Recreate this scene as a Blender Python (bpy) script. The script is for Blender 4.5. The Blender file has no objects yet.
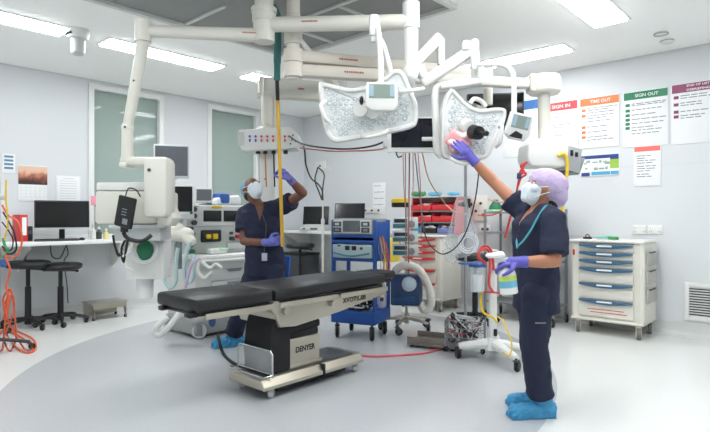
import bpy, bmesh, math, random
from mathutils import Vector, Matrix, Euler
random.seed(7)
LAMP = 16.0
EXPOSURE = 0.66
scene = bpy.context.scene
COL = scene.collection
V = Vector
PI = math.pi
F = 535.0            # focal length in pixels of the 710 wide frame
CAM_H = 1.25
ROOM_H = 3.0

# ------------------------------------------------------------------ places
def at(px, py, d):
    "point of the place seen at this pixel, at depth d metres"
    return V(((px - 355.0) / F * d, d, CAM_H + (216.0 - py) / F * d))

TR = math.radians(-42.5)      # right hand wall direction
TL = math.radians(47.5)       # left hand wall direction
CORNER = V((-0.91, 9.55, 0))
UR = V((math.cos(TR), math.sin(TR), 0))       # along the right wall, away from the corner
UL = V((-math.cos(TL), -math.sin(TL), 0))     # along the left wall, away from the corner
ROOM = Matrix.Translation(CORNER) @ Matrix.Rotation(TR, 4, 'Z')
LEN_R, LEN_L = 8.2, 7.6

def room(a, b, z=0):
    return CORNER + UR * a + UL * b + V((0, 0, z))

def on_r(px, py, b=0.0):
    k = (px - 355.0) / F
    p0 = CORNER + UL * b
    a = (k * p0.y - p0.x) / (UR.x - k * UR.y)
    d = p0.y + a * UR.y
    return a, CAM_H + (216 - py) / F * d

def on_l(px, py, a=0.0):
    k = (px - 355.0) / F
    p0 = CORNER + UR * a
    b = (k * p0.y - p0.x) / (UL.x - k * UL.y)
    d = p0.y + b * UL.y
    return b, CAM_H + (216 - py) / F * d

# ------------------------------------------------------------------ materials
def lin(c):
    out = []
    for v in c[:3]:
        v = v / 255.0
        out.append(v / 12.92 if v <= 0.04045 else ((v + 0.055) / 1.055) ** 2.4)
    return (*out, 1.0)

MATS = {}
def mat(name, rgb, rough=0.5, metal=0.0, var=0.04, scale=6.0, bump=0.0, bscale=60.0, trans=0.0, emit=0.0, coat=0.0, spec=0.5, sheen=0.0):
    if name in MATS: return MATS[name]
    m = bpy.data.materials.new(name); m.use_nodes = True
    nt = m.node_tree; N = nt.nodes; L = nt.links
    b = N['Principled BSDF']
    tc = N.new('ShaderNodeTexCoord')
    nz = N.new('ShaderNodeTexNoise'); nz.inputs['Scale'].default_value = scale; nz.inputs['Detail'].default_value = 3
    L.new(tc.outputs['Object'], nz.inputs['Vector'])
    c = lin(rgb)
    mx = N.new('ShaderNodeMix'); mx.data_type = 'RGBA'
    mx.inputs[6].default_value = tuple(min(1, v * (1 - var)) for v in c[:3]) + (1,)
    mx.inputs[7].default_value = tuple(min(1, v * (1 + var)) for v in c[:3]) + (1,)
    L.new(nz.outputs['Fac'], mx.inputs[0])
    L.new(mx.outputs[2], b.inputs['Base Color'])
    b.inputs['Roughness'].default_value = rough
    b.inputs['Metallic'].default_value = metal
    b.inputs['Specular IOR Level'].default_value = spec
    if coat: b.inputs['Coat Weight'].default_value = coat
    if sheen: b.inputs['Sheen Weight'].default_value = sheen
    if trans: b.inputs['Transmission Weight'].default_value = trans
    if emit:
        b.inputs['Emission Color'].default_value = c
        b.inputs['Emission Strength'].default_value = emit
    if bump:
        n2 = N.new('ShaderNodeTexNoise'); n2.inputs['Scale'].default_value = bscale; n2.inputs['Detail'].default_value = 4
        L.new(tc.outputs['Object'], n2.inputs['Vector'])
        bp = N.new('ShaderNodeBump'); bp.inputs['Strength'].default_value = bump; bp.inputs['Distance'].default_value = 0.01
        L.new(n2.outputs['Fac'], bp.inputs['Height']); L.new(bp.outputs['Normal'], b.inputs['Normal'])
    MATS[name] = m
    return m

def clear_mat(name, rgb, clear=0.8, rough=0.08):
    "thin clear plastic or glass: partly see-through, glossy"
    m = bpy.data.materials.new(name); m.use_nodes = True
    nt = m.node_tree; N = nt.nodes; L = nt.links
    b = N['Principled BSDF']; out = N['Material Output']
    b.inputs['Base Color'].default_value = lin(rgb); b.inputs['Roughness'].default_value = rough
    t = N.new('ShaderNodeBsdfTransparent'); t.inputs['Color'].default_value = (0.97, 0.98, 0.98, 1)
    fr = N.new('ShaderNodeLayerWeight'); fr.inputs['Blend'].default_value = 0.3
    mr = N.new('ShaderNodeMapRange'); mr.inputs['From Min'].default_value = 0; mr.inputs['From Max'].default_value = 1
    mr.inputs['To Min'].default_value = 1 - clear; mr.inputs['To Max'].default_value = min(1, 1.5 - clear)
    L.new(fr.outputs['Facing'], mr.inputs['Value'])
    mx = N.new('ShaderNodeMixShader')
    L.new(mr.outputs['Result'], mx.inputs[0]); L.new(t.outputs[0], mx.inputs[1]); L.new(b.outputs[0], mx.inputs[2])
    L.new(mx.outputs[0], out.inputs['Surface'])
    MATS[name] = m
    return m

# ------------------------------------------------------------------ mesh builder
def basis(d):
    d = V(d).normalized()
    h = V((0, 0, 1)) if abs(d.z) < 0.95 else V((1, 0, 0))
    x = h.cross(d).normalized(); y = d.cross(x)
    return x, y, d

def catmull(pts, n=6):
    pts = [V(p) for p in pts]
    if len(pts) < 3: return pts
    P = [pts[0] * 2 - pts[1]] + pts + [pts[-1] * 2 - pts[-2]]
    out = []
    for i in range(1, len(P) - 2):
        a, b, c, d = P[i - 1], P[i], P[i + 1], P[i + 2]
        for k in range(n):
            t = k / n
            out.append(0.5 * ((2 * b) + (c - a) * t + (2 * a - 5 * b + 4 * c - d) * t * t + (3 * b - a - 3 * c + d) * t ** 3))
    out.append(pts[-1])
    return out

FRAME = {}      # object name -> matrix of the thing's frame
class MB:
    def __init__(s): s.bm = bmesh.new()
    def _take(s, verts, M):
        for v in verts: v.co = M @ v.co
    def box(s, c, size, bev=0.0, rot=None, seg=2):
        r = bmesh.ops.create_cube(s.bm, size=1.0)
        vs = r['verts']
        M = Matrix.Translation(V(c)) @ (rot.to_4x4() if rot is not None else Matrix()) @ Matrix.Diagonal((*size, 1))
        s._take(vs, M)
        if bev:
            es = list({e for v in vs for e in v.link_edges})
            bmesh.ops.bevel(s.bm, geom=es, offset=min(bev, min(size) * 0.49), segments=seg, affect='EDGES', profile=0.5)
        return s
    def bx(s, lo, hi, bev=0.0):
        lo = V(lo); hi = V(hi)
        return s.box((lo + hi) / 2, hi - lo, bev)
    def cyl(s, p0, p1, r, r2=None, n=20, cap=True):
        p0 = V(p0); p1 = V(p1); r2 = r if r2 is None else r2
        x, y, d = basis(p1 - p0)
        A = [s.bm.verts.new(p0 + (x * math.cos(2 * PI * k / n) + y * math.sin(2 * PI * k / n)) * r) for k in range(n)]
        B = [s.bm.verts.new(p1 + (x * math.cos(2 * PI * k / n) + y * math.sin(2 * PI * k / n)) * r2) for k in range(n)]
        for k in range(n): s.bm.faces.new((A[k], A[(k + 1) % n], B[(k + 1) % n], B[k]))
        if cap: s.bm.faces.new(A[::-1]); s.bm.faces.new(B)
        return s
    def tube(s, pts, r, n=8, k=6, closed=False):
        P = catmull(pts, k) if k else [V(p) for p in pts]
        rings = []; prev = None
        for i, p in enumerate(P):
            t = (P[min(i + 1, len(P) - 1)] - P[max(i - 1, 0)])
            if t.length < 1e-9: t = V((0, 0, 1))
            t.normalize()
            if prev is None: x, y, _ = basis(t)
            else:
                x = prev - t * prev.dot(t)
                if x.length < 1e-6: x, y, _ = basis(t)
                x.normalize(); y = t.cross(x)
            prev = x
            rr = r[i * (len(r) - 1) // max(1, len(P) - 1)] if isinstance(r, (list, tuple)) else r
            rings.append([s.bm.verts.new(p + (x * math.cos(2 * PI * j / n) + y * math.sin(2 * PI * j / n)) * rr) for j in range(n)])
        for a, b in zip(rings, rings[1:]):
            for j in range(n): s.bm.faces.new((a[j], a[(j + 1) % n], b[(j + 1) % n], b[j]))
        s.bm.faces.new(rings[0][::-1]); s.bm.faces.new(rings[-1])
        return s
    def lathe(s, prof, c=(0, 0, 0), axis=(0, 0, 1), n=24):
        x, y, d = basis(axis) if tuple(axis) != (0, 0, 1) else (V((1, 0, 0)), V((0, 1, 0)), V((0, 0, 1)))
        c = V(c); rings = []
        for r, z in prof:
            rr = max(r, 1e-4)
            rings.append([s.bm.verts.new(c + d * z + (x * math.cos(2 * PI * k / n) + y * math.sin(2 * PI * k / n)) * rr) for k in range(n)])
        for a, b in zip(rings, rings[1:]):
            for k in range(n): s.bm.faces.new((a[k], a[(k + 1) % n], b[(k + 1) % n], b[k]))
        s.bm.faces.new(rings[0][::-1]); s.bm.faces.new(rings[-1])
        return s
    def prism(s, poly, h0, h1, M=None, bev=0.0):
        "poly in the local xy plane, from h0 to h1 along z, then placed by M"
        M = M or Matrix()
        A = [s.bm.verts.new(M @ V((p[0], p[1], h0))) for p in poly]
        B = [s.bm.verts.new(M @ V((p[0], p[1], h1))) for p in poly]
        n = len(poly)
        fs = [s.bm.faces.new((A[k], A[(k + 1) % n], B[(k + 1) % n], B[k])) for k in range(n)]
        fs += [s.bm.faces.new(A[::-1]), s.bm.faces.new(B)]
        if bev:
            es = [e for e in fs[-1].edges] + [e for e in fs[-2].edges]
            bmesh.ops.bevel(s.bm, geom=es, offset=bev, segments=3, affect='EDGES', profile=0.5)
        return s
    def ball(s, c, r, sub=3, M=None):
        rr = (r, r, r) if isinstance(r, (int, float)) else r
        q = bmesh.ops.create_icosphere(s.bm, subdivisions=sub, radius=1.0)
        MM = Matrix.Translation(V(c)) @ (M.to_4x4() if M is not None else Matrix()) @ Matrix.Diagonal((*rr, 1))
        s._take(q['verts'], MM)
        return s
    def capsule(s, p0, p1, r0, r1=None, n=16):
        r1 = r0 if r1 is None else r1
        p0 = V(p0); p1 = V(p1); L = (p1 - p0).length
        prof = [(r0 * math.cos(a), r0 * math.sin(a)) for a in [-PI / 2 + PI / 2 * k / 5 for k in range(6)]]
        prof += [(r1 * math.cos(a), L + r1 * math.sin(a)) for a in [PI / 2 * k / 5 for k in range(6)]]
        return s.lathe(prof, p0, tuple((p1 - p0).normalized()), n)
    def torus(s, c, R, r, axis=(0, 0, 1), n=28, m=8, a0=0, a1=2 * PI):
        x, y, d = basis(axis); c = V(c)
        full = abs(a1 - a0 - 2 * PI) < 1e-6
        K = n if full else n + 1
        rings = []
        for i in range(K):
            a = a0 + (a1 - a0) * i / n
            o = x * math.cos(a) + y * math.sin(a)
            rings.append([s.bm.verts.new(c + o * (R + r * math.cos(2 * PI * j / m)) + d * r * math.sin(2 * PI * j / m)) for j in range(m)])
        for i in range(n):
            A = rings[i]; B = rings[(i + 1) % K]
            for j in range(m): s.bm.faces.new((A[j], B[j], B[(j + 1) % m], A[(j + 1) % m]))
        if not full:
            s.bm.faces.new(rings[0]); s.bm.faces.new(rings[-1][::-1])
        return s
    def mesh(s, mesh, M):
        n0 = len(s.bm.verts)
        s.bm.from_mesh(mesh); s.bm.verts.ensure_lookup_table()
        for v in s.bm.verts[n0:]: v.co = M @ v.co
        return s
    def text(s, txt, width, M, depth=0.001, height=None, bold=0.0):
        "lettering centred on M's origin, in M's xy plane, facing +z"
        cu = bpy.data.curves.new('lettering', 'FONT'); cu.body = txt; cu.align_x = 'CENTER'; cu.align_y = 'CENTER'; cu.resolution_u = 3; cu.offset = bold
        o = bpy.data.objects.new('lettering', cu); COL.objects.link(o)
        dg = bpy.context.evaluated_depsgraph_get(); me = bpy.data.meshes.new_from_object(o.evaluated_get(dg))
        xs = [v.co.x for v in me.vertices]; ys = [v.co.y for v in me.vertices]
        k = width / (max(xs) - min(xs)); ky = k if height is None else height / (max(ys) - min(ys))
        cx, cy = (max(xs) + min(xs)) / 2, (max(ys) + min(ys)) / 2
        tb = bmesh.new(); tb.from_mesh(me)
        r = bmesh.ops.extrude_face_region(tb, geom=tb.faces[:])
        for e in r['geom']:
            if isinstance(e, bmesh.types.BMVert): e.co.z += depth / k
        tb.normal_update(); tb.to_mesh(me); tb.free()
        s.mesh(me, M @ Matrix.Diagonal((k, ky, k, 1)) @ Matrix.Translation(V((-cx, -cy, 0))))
        bpy.data.objects.remove(o); bpy.data.curves.remove(cu); bpy.data.meshes.remove(me)
        return s
    def build(s, name, m, parent=None, world=False, frame=None, angle=0.6, label=None):
        bm = s.bm
        if parent is not None:
            FM = FRAME[parent.name]
            if world: bm.transform(FM.inverted())
        elif frame is not None:
            FM = frame
        else: FM = Matrix()
        bmesh.ops.recalc_face_normals(bm, faces=bm.faces[:])
        me = bpy.data.meshes.new(name); bm.to_mesh(me); bm.free()
        for p in me.polygons: p.use_smooth = True
        me.set_sharp_from_angle(angle=angle)
        me.materials.append(m)
        o = bpy.data.objects.new(name, me); COL.objects.link(o)
        if parent is not None: o.parent = parent
        else: o.matrix_world = FM
        FRAME[o.name] = FM
        if label: o['label'] = label
        return o

def tag(o, label, cat, group=None, kind=None):
    o['label'] = label; o['category'] = cat
    if group: o['group'] = group
    if kind: o['kind'] = kind
    return o

def thing(name, label, cat, loc=(0, 0, 0), rz=0.0, group=None):
    o = bpy.data.objects.new(name, None); COL.objects.link(o)
    o.empty_display_size = 0.05
    o.location = loc; o.rotation_euler = (0, 0, rz)
    FRAME[o.name] = Matrix.Translation(V(loc)) @ Matrix.Rotation(rz, 4, 'Z')
    return tag(o, label, cat, group)

def struct(mb, name, m, frame=ROOM, angle=0.6):
    o = mb.build(name, m, frame=frame, angle=angle)
    o['kind'] = 'structure'
    return o

def dup(root, loc, rz, label=None):
    def cp(o, parent):
        c = o.copy(); COL.objects.link(c); c.parent = parent
        for ch in [k for k in COL.objects if k.parent == o]: cp(ch, c)
        return c
    kids = [k for k in COL.objects if k.parent == root]
    r = root.copy(); COL.objects.link(r); r.location = loc; r.rotation_euler = (0, 0, rz)
    FRAME[r.name] = Matrix.Translation(V(loc)) @ Matrix.Rotation(rz, 4, 'Z')
    for k in kids: cp(k, r)
    if label: r['label'] = label
    return r

# ---- palette
white   = mat('white_enamel', (218, 218, 212), 0.35)
cream   = mat('cream_enamel', (220, 217, 206), 0.4)
plastic = mat('white_plastic', (222, 223, 220), 0.45)
lgrey   = mat('light_grey_plastic', (196, 199, 198), 0.45)
mgrey   = mat('mid_grey_plastic', (130, 134, 136), 0.5)
dgrey   = mat('dark_grey_plastic', (62, 65, 68), 0.5)
black   = mat('black_plastic', (16, 17, 19), 0.45)
rubber  = mat('black_rubber', (20, 20, 22), 0.7)
vinyl   = mat('black_vinyl', (19, 20, 23), 0.40, bump=0.05, bscale=250)
screen  = mat('dark_screen', (9, 11, 15), 0.12)
steel   = mat('brushed_steel', (186, 182, 172), 0.32, 0.9, scale=20)
warmst  = mat('warm_steel', (188, 181, 166), 0.36, 0.8, scale=20)
chrome  = mat('chrome', (205, 207, 208), 0.15, 1.0)
red     = mat('red_plastic', (196, 44, 44), 0.45)
orange  = mat('orange_hose', (222, 92, 52), 0.5)
yellow  = mat('yellow_plastic', (226, 190, 40), 0.5)
blue    = mat('blue_enamel', (22, 74, 150), 0.4)
navyb   = mat('navy_plastic', (24, 60, 104), 0.4)
teal    = mat('teal_plastic', (60, 130, 140), 0.5)
green   = mat('green_rubber', (24, 110, 74), 0.5)
paper   = mat('paper', (232, 234, 234), 0.7)
ink     = mat('grey_ink', (120, 124, 130), 0.8)
dink    = mat('black_ink', (30, 30, 32), 0.7)
pinkm   = mat('pink_paper', (240, 150, 170), 0.8)
clear   = clear_mat('clear_plastic', (235, 240, 240), 0.78)
glass   = clear_mat('window_glass', (200, 215, 210), 0.80, 0.03)
# ================================================================== SETTING (room frame: x = a along right wall, y = -b)
def R3(a, b, z): return V((a, -b, z))
def rbox(mb, a0, a1, b0, b1, z0, z1, bev=0.0): return mb.bx((a0, -b1, z0), (a1, -b0, z1), bev)

wallm = mat('wall_paint', (211, 214, 216), 0.45, var=0.015, scale=1.2)
ceilm = mat('ceiling_paint', (249, 250, 247), 0.6, var=0.01, scale=1.5)

# floor: pale vinyl with a round grey inlay
fm = bpy.data.materials.new('vinyl_floor'); fm.use_nodes = True
nt = fm.node_tree; N = nt.nodes; L = nt.links; bs = N['Principled BSDF']
tc = N.new('ShaderNodeTexCoord')
def round_zone(cx, cy, ra, rb):
    mp = N.new('ShaderNodeMapping'); mp.vector_type = 'TEXTURE'
    mp.inputs['Location'].default_value = (cx, cy, 0); mp.inputs['Scale'].default_value = (ra, rb, 1)
    L.new(tc.outputs['Object'], mp.inputs['Vector'])
    sx = N.new('ShaderNodeSeparateXYZ'); L.new(mp.outputs[0], sx.inputs[0])
    cb = N.new('ShaderNodeCombineXYZ'); L.new(sx.outputs['X'], cb.inputs['X']); L.new(sx.outputs['Y'], cb.inputs['Y'])
    ln = N.new('ShaderNodeVectorMath'); ln.operation = 'LENGTH'; L.new(cb.outputs[0], ln.inputs[0])
    q = N.new('ShaderNodeMath'); q.operation = 'LESS_THAN'; q.inputs[1].default_value = 1.0; L.new(ln.outputs['Value'], q.inputs[0])
    return q
z1, z2 = round_zone(4.21, -2.41, 3.29, 3.29), round_zone(3.3, -4.0, 2.55, 3.2)
lt = N.new('ShaderNodeMath'); lt.operation = 'MULTIPLY'; L.new(z1.outputs[0], lt.inputs[0]); L.new(z2.outputs[0], lt.inputs[1])
sp = N.new('ShaderNodeTexNoise'); sp.inputs['Scale'].default_value = 90; sp.inputs['Detail'].default_value = 2
L.new(tc.outputs['Object'], sp.inputs['Vector'])
def ramp(c0, c1):
    r = N.new('ShaderNodeMix'); r.data_type = 'RGBA'; r.inputs[6].default_value = lin(c0); r.inputs[7].default_value = lin(c1)
    L.new(sp.outputs['Fac'], r.inputs[0]); return r
w_ = ramp((212, 214, 211), (224, 226, 223)); g_ = ramp((174, 177, 179), (193, 196, 198))
fx = N.new('ShaderNodeMix'); fx.data_type = 'RGBA'
L.new(lt.outputs[0], fx.inputs[0]); L.new(w_.outputs[2], fx.inputs[6]); L.new(g_.outputs[2], fx.inputs[7])
L.new(fx.outputs[2], bs.inputs['Base Color'])
bs.inputs['Roughness'].default_value = 0.22; bs.inputs['Specular IOR Level'].default_value = 0.45
m_ = MB(); rbox(m_, -0.1, LEN_R + .1, -0.1, LEN_L + .1, -0.1, 0); struct(m_, 'floor', fm)
m_ = MB(); rbox(m_, -0.1, LEN_R + .1, -0.1, LEN_L + .1, ROOM_H, ROOM_H + 0.1); struct(m_, 'ceiling', ceilm)
m_ = MB(); rbox(m_, -0.15, LEN_R + .15, -0.15, 0, 0, ROOM_H); struct(m_, 'wall_right', wallm)
m_ = MB(); rbox(m_, LEN_R, LEN_R + .15, 0, LEN_L, 0, ROOM_H); struct(m_, 'wall_back', wallm)
m_ = MB(); rbox(m_, -0.15, LEN_R + .15, LEN_L, LEN_L + .15, 0, ROOM_H); struct(m_, 'wall_near', wallm)

# left wall with two window openings
def bL(px): return on_l(px, 200)[0]
W1 = (bL(160), bL(92)); W2 = (bL(256), bL(210))
WZ0, WZ1 = 0.99, on_l(125, 93)[1]
m_ = MB()
e = [0, W2[0], W2[1], W1[0], W1[1], LEN_L]
rbox(m_, -0.15, 0, 0, LEN_L, 0, WZ0); rbox(m_, -0.15, 0, 0, LEN_L, WZ1, ROOM_H)
for k in (0, 2, 4): rbox(m_, -0.15, 0, e[k], e[k + 1], WZ0, WZ1)
struct(m_, 'wall_left', wallm)
blindm = mat('green_grey_blind', (176, 188, 179), 0.7, var=0.02)
framem = mat('window_frame_white', (226, 228, 226), 0.4)
for i, (b0, b1) in enumerate((W1, W2)):
    m_ = MB()
    for q in ((b0 - .05, b0 + .02, WZ0 - .05, WZ1 + .05), (b1 - .02, b1 + .05, WZ0 - .05, WZ1 + .05)): rbox(m_, -0.06, 0.03, *q, .006)
    for q in ((WZ0 - .05, WZ0 + .02), (WZ1 - .02, WZ1 + .05)): rbox(m_, -0.06, 0.028, b0, b1, *q, .006)
    w = struct(m_, f'window_{i + 1}', framem)
    m_ = MB(); rbox(m_, -0.15, -0.10, b0 - .02, b1 + .02, WZ0 - .02, WZ1 + .02); o = m_.build('blind', blindm); o.matrix_world = ROOM; o.parent = w; o.matrix_parent_inverse = ROOM.inverted()
    m_ = MB(); rbox(m_, -0.045, -0.037, b0, b1, WZ0, WZ1); o = m_.build('pane', glass); o.matrix_world = ROOM; o.parent = w; o.matrix_parent_inverse = ROOM.inverted()
# coved vinyl skirting
cove = mat('coved_skirting', (205, 207, 205), 0.4, var=0.02)
def cove_poly(t=0.008, r=0.06, h=0.14):
    P = [(0, 0), (0, h), (t, h), (t, r)]
    for k in range(1, 6):
        a = PI + PI / 2 * k / 5
        P.append((t + r + r * math.cos(a), r + r * math.sin(a) + 0.0005))
    return P + [(t + r, 0)]
m_ = MB(); m_.prism(cove_poly(), 0, LEN_R, Matrix(((0, 0, 1, 0), (-1, 0, 0, 0), (0, 1, 0, 0), (0, 0, 0, 1)))); struct(m_, 'baseboard_right', cove)
m_ = MB(); m_.prism(cove_poly(), 0, LEN_L, Matrix(((1, 0, 0, 0), (0, 0, -1, 0), (0, 1, 0, 0), (0, 0, 0, 1)))); struct(m_, 'baseboard_left', cove)
# slim joint trims of the wall panels
m_ = MB(); rbox(m_, 2.2, LEN_R, 0, 0.004, 1.795, 1.802); struct(m_, 'trim_1', cove)
m_ = MB(); rbox(m_, 0.0, LEN_R, 0, 0.012, 2.985, 3.0); rbox(m_, 0.0, 0.012, 0, LEN_L, 2.985, 3.0); struct(m_, 'trim_2', cove)

# ---- ceiling lights
lampm = mat('lamp_diffuser', (250, 252, 255), 0.4, emit=LAMP)
LIGHTS = [((1.53, 1.80), (4.55, 5.85), 'long recessed ceiling light panel at top left, nearest of the window row', 'A'),
          ((1.53, 1.80), (2.87, 4.17), 'long recessed ceiling light panel behind the left pendant arm', 'B'),
          ((1.53, 1.80), (1.15, 2.45), 'recessed ceiling light panel behind the mop pole, farthest of the window row', 'C'),
          ((3.75, 5.00), (0.72, 0.99), 'recessed ceiling light panel above the right wall end, over the surgical lamp arm', 'D'),
          ((5.42, 5.70), (1.30, 2.50), 'bright recessed ceiling light panel at top right above the posters', 'E'),
          ((5.42, 5.70), (3.2, 4.45), 'recessed ceiling light panel above the camera side of the room, first', 'x'),
          ((5.42, 5.70), (5.0, 6.25), 'recessed ceiling light panel above the camera side of the room, second', 'x'),
          ((3.1, 4.35), (5.9, 6.17), 'recessed ceiling light panel near the back of the room', 'x'),
          ((7.0, 7.3), (2.2, 3.5), 'recessed ceiling light panel over the far right side of the room', 'x')]
for (a0, a1), (b0, b1), lab, _k in LIGHTS:
    c = room((a0 + a1) / 2, (b0 + b1) / 2, ROOM_H)
    t = thing('ceiling_light', lab, 'ceiling light', c, TR, 'recessed ceiling light panels')
    ha, hb = (a1 - a0) / 2, (b1 - b0) / 2
    m_ = MB()
    for s in (-1, 1):
        m_.box((s * (ha + .012), 0, -.003), (.024, 2 * hb + .048, .012), .002); m_.box((0, s * (hb + .012), -.003), (2 * ha, .024, .012), .002)
    m_.build('frame', framem, t)
    m_ = MB(); m_.box((0, 0, -.010), (2 * ha, 2 * hb, .020), .004); m_.build('diffuser', lampm, t)

# ---- grey air diffuser in the ceiling
t = thing('air_diffuser', 'large square grey air diffuser set into the ceiling around the pendant hubs', 'air vent', room(3.72, 3.92, ROOM_H), TR)
ha, hb = 1.0, 1.28
grille = mat('grey_perforated_grille', (142, 144, 142), 0.6, var=0.06, scale=2.5, bump=.15, bscale=300)
m_ = MB(); m_.box((0, 0, -.006), (2 * ha, 2 * hb, .012)); m_.build('grille', grille, t)
m_ = MB()
for s in (-1, 1):
    m_.box((s * (ha + .02), 0, -.02), (.05, 2 * hb + .09, .05), .006); m_.box((0, s * (hb + .02), -.02), (2 * ha, .05, .05), .006)
m_.build('frame', mat('diffuser_frame', (206, 208, 205), 0.5), t)
m_ = MB()
m_.box((-.68, .02, -.02), (.62, .035, .02), .004)
m_.box((.33, .64, -.02), (1.32, .035, .02), .004); m_.box((-.36, .96, -.02), (.035, .62, .02), .004); m_.box((.33, .96, -.02), (.035, .62, .02), .004)
m_.box((.66, 0, -.02), (.62, .035, .02), .004)
m_.build('cross_strip', mat('diffuser_frame', (206, 208, 205), 0.5), t)

# ---- ceiling fittings
p = at(78, 31, 5.03); p.z = ROOM_H
t = thing('ceiling_camera', 'white cylindrical camera housing hanging from the ceiling at left', 'camera', p)
m_ = MB(); m_.lathe([(.10, 0), (.10, -.04), (.085, -.085), (.06, -.09)], n=28); m_.build('mount', plastic, t)
m_ = MB(); m_.lathe([(.062, -.085), (.066, -.10), (.062, -.22), (.05, -.235), (0.0, -.24)], n=28); m_.build('housing', lgrey, t)
m_ = MB(); m_.torus((0, 0, -.052), .095, .012, a0=-1.2, a1=-.1); m_.build('slot', black, t)
for px, py, lab in ((667, 40, 'small ceiling smoke detector above the green poster, lower of the two discs'), (661, 33, 'small flat ceiling disc above the green poster, upper of the two discs')):
    d = F * (ROOM_H - CAM_H) / (216 - py)
    p = at(px, py, d); p.z = ROOM_H
    t = thing('smoke_detector', lab, 'smoke detector', p)
    m_ = MB(); m_.lathe([(.06, 0), (.06, -.008), (.05, -.012)] if py < 36 else [(.062, 0), (.062, -.015), (.05, -.035), (.03, -.04)], n=24); m_.build('cover', plastic, t)
    m_ = MB(); m_.torus((0, 0, -.012), .061, .004); m_.build('ring', mgrey, t)

# ================================================================== RIGHT WALL
def wall_r(name, lab, cat, a, b=0.0, z=0.0, group=None): return thing(name, lab, cat, room(a, b, z), TR, group)
FACE = Matrix(((1, 0, 0, 0), (0, 0, -1, 0), (0, 1, 0, 0), (0, 0, 0, 1)))   # xy of a sheet -> facing -y
def sheet(name, lab, cat, x0, x1, ytop, ybot, hdr=None, hm=None, title=None, bullets=None, lines=None, group=None, twoline=None, curve=True):
    a0, zt = on_r(x0, ytop); a1, _ = on_r(x1, ytop); _, zb = on_r(x0, ybot)
    w, h = a1 - a0, zt - zb
    t = wall_r(name, lab, cat, (a0 + a1) / 2, 0.002, (zt + zb) / 2, group)
    m_ = MB(); m_.box((0, -.003, 0), (w, .006, h), .001); m_.build('sheet', paper, t)
    hh = 0
    if hm:
        hh = h * hdr
        m_ = MB(); m_.box((0, -.0065, h / 2 - hh / 2 - .005), (w - .012, .003, hh)); m_.build('header', hm, t)
    if title:
        n = len(title)
        for i, tt in enumerate(title):
            m_ = MB(); m_.text(tt, w * (.52 if n == 1 else .5), Matrix.Translation(V((w * .03 if n == 1 else w * .1, -.008, h / 2 - .005 - hh * (i + .5) / n))) @ FACE, bold=.012, height=hh * (.42 if n == 1 else .26))
            m_.build('title', paper, t)
    if bullets:
        for f in bullets:
            m_ = MB(); m_.box((-w / 2 + .045, -.0065, h / 2 - h * f), (.045, .003, .032), .001); m_.build('number_square', hm, t)
    if lines:
        m_ = MB()
        rr = random.Random(len(lab))
        for f in lines:
            x = -w / 2 + (.085 if bullets else .03); ln_ = w * rr.uniform(.45, .8)
            ln_ = min(ln_, w / 2 - .02 - x)
            while ln_ > .03:
                q = min(ln_, rr.uniform(.03, .09)); m_.box((x + q / 2, -.0063, h / 2 - h * f), (q, .002, .0085)); x += q + .012; ln_ -= q + .012
        m_.build('text_lines', ink, t)
    return t
P_ = 'surgical checklist posters on the right wall'
L6 = [.2, .23, .29, .36, .39, .46, .52, .55, .62, .7]
sheet('poster', 'checklist poster with blue header, half hidden by the dark monitor', 'poster', 504, 540.5, 104, 158, .16, mat('poster_blue', (30, 98, 168), .4), None, None, [.25, .32, .4, .5, .6], P_)
sheet('poster', 'checklist poster with red header, partly behind the pendant tube', 'poster', 543, 578, 104.5, 154, .16, mat('poster_red', (200, 62, 66), .4), ('SIGN IN',), None, [.22, .3, .45, .5, .66, .72], P_)
sheet('poster', 'checklist poster with orange header and orange numbers', 'poster', 580, 619.5, 99.5, 149, .15, mat('poster_orange', (240, 120, 60), .4), ('TIME OUT',), [.24, .35, .58, .68, .78], [.21, .25, .3, .36, .41, .47, .58, .68, .78, .84], P_)
sheet('poster', 'checklist poster with green header and green numbers', 'poster', 623.5, 668.5, 93.5, 148, .135, mat('poster_green', (22, 122, 82), .4), ('SIGN OUT',), [.235, .335, .42, .5, .575, .65], [.22, .25, .33, .42, .5, .575, .65, .7, .76], P_)
sheet('poster', 'checklist poster with maroon header at the right edge', 'poster', 671.5, 717, 85.5, 145, .14, mat('poster_maroon', (132, 42, 84), .4), ('END OF LIST', 'DEBRIEFING'), [.22, .34, .46, .54], [.2, .24, .32, .36, .46, .53, .57], P_)
# small landscape poster
t = sheet('poster', 'small landscape poster with navy header and green and blue boxes', 'poster', 581, 619.5, 156, 177, .16, mat('poster_navy', (46, 70, 130), .4), None, None, None, None)
a0, zt = on_r(581, 156); a1, _ = on_r(619.5, 156); _, zb = on_r(581, 177); w, h = a1 - a0, zt - zb
m_ = MB(); m_.box((w * .38, -.0065, h * .05), (w * .22, .003, h * .42)); m_.build('green_box', mat('poster_lime', (150, 190, 70), .5), t)
m_ = MB(); m_.box((w * .38, -.0065, h * .285), (w * .22, .003, h * .07)); m_.build('navy_box', MATS['poster_navy'], t); m_ = MB(); m_.box((-w * .37, -.0065, -h * .4), (w * .22, .003, h * .16)); m_.build('navy_box', MATS['poster_navy'], t)
m_ = MB(); m_.box((w * .03, -.0065, -h * .37), (w * .48, .003, h * .16)); m_.build('blue_box', mat('poster_cyan', (84, 160, 196), .5), t); m_ = MB(); m_.box((w * .385, -.0065, -h * .37), (w * .2, .003, h * .16)); m_.build('blue_box', mat('poster_cyan', (84, 160, 196), .5), t)
m_ = MB()
for q, (u, v) in enumerate(((-.38, .12), (-.3, .2), (-.12, .15), (.02, .18), (.14, .16), (.2, .1), (-.35, -.12), (-.1, -.15), (.05, -.15), (.18, -.13))):
    m_.box((u * w, -.0063, v * h), (.03 + .015 * (q % 3), .002, .02 + .012 * (q % 2)), .001)
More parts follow.
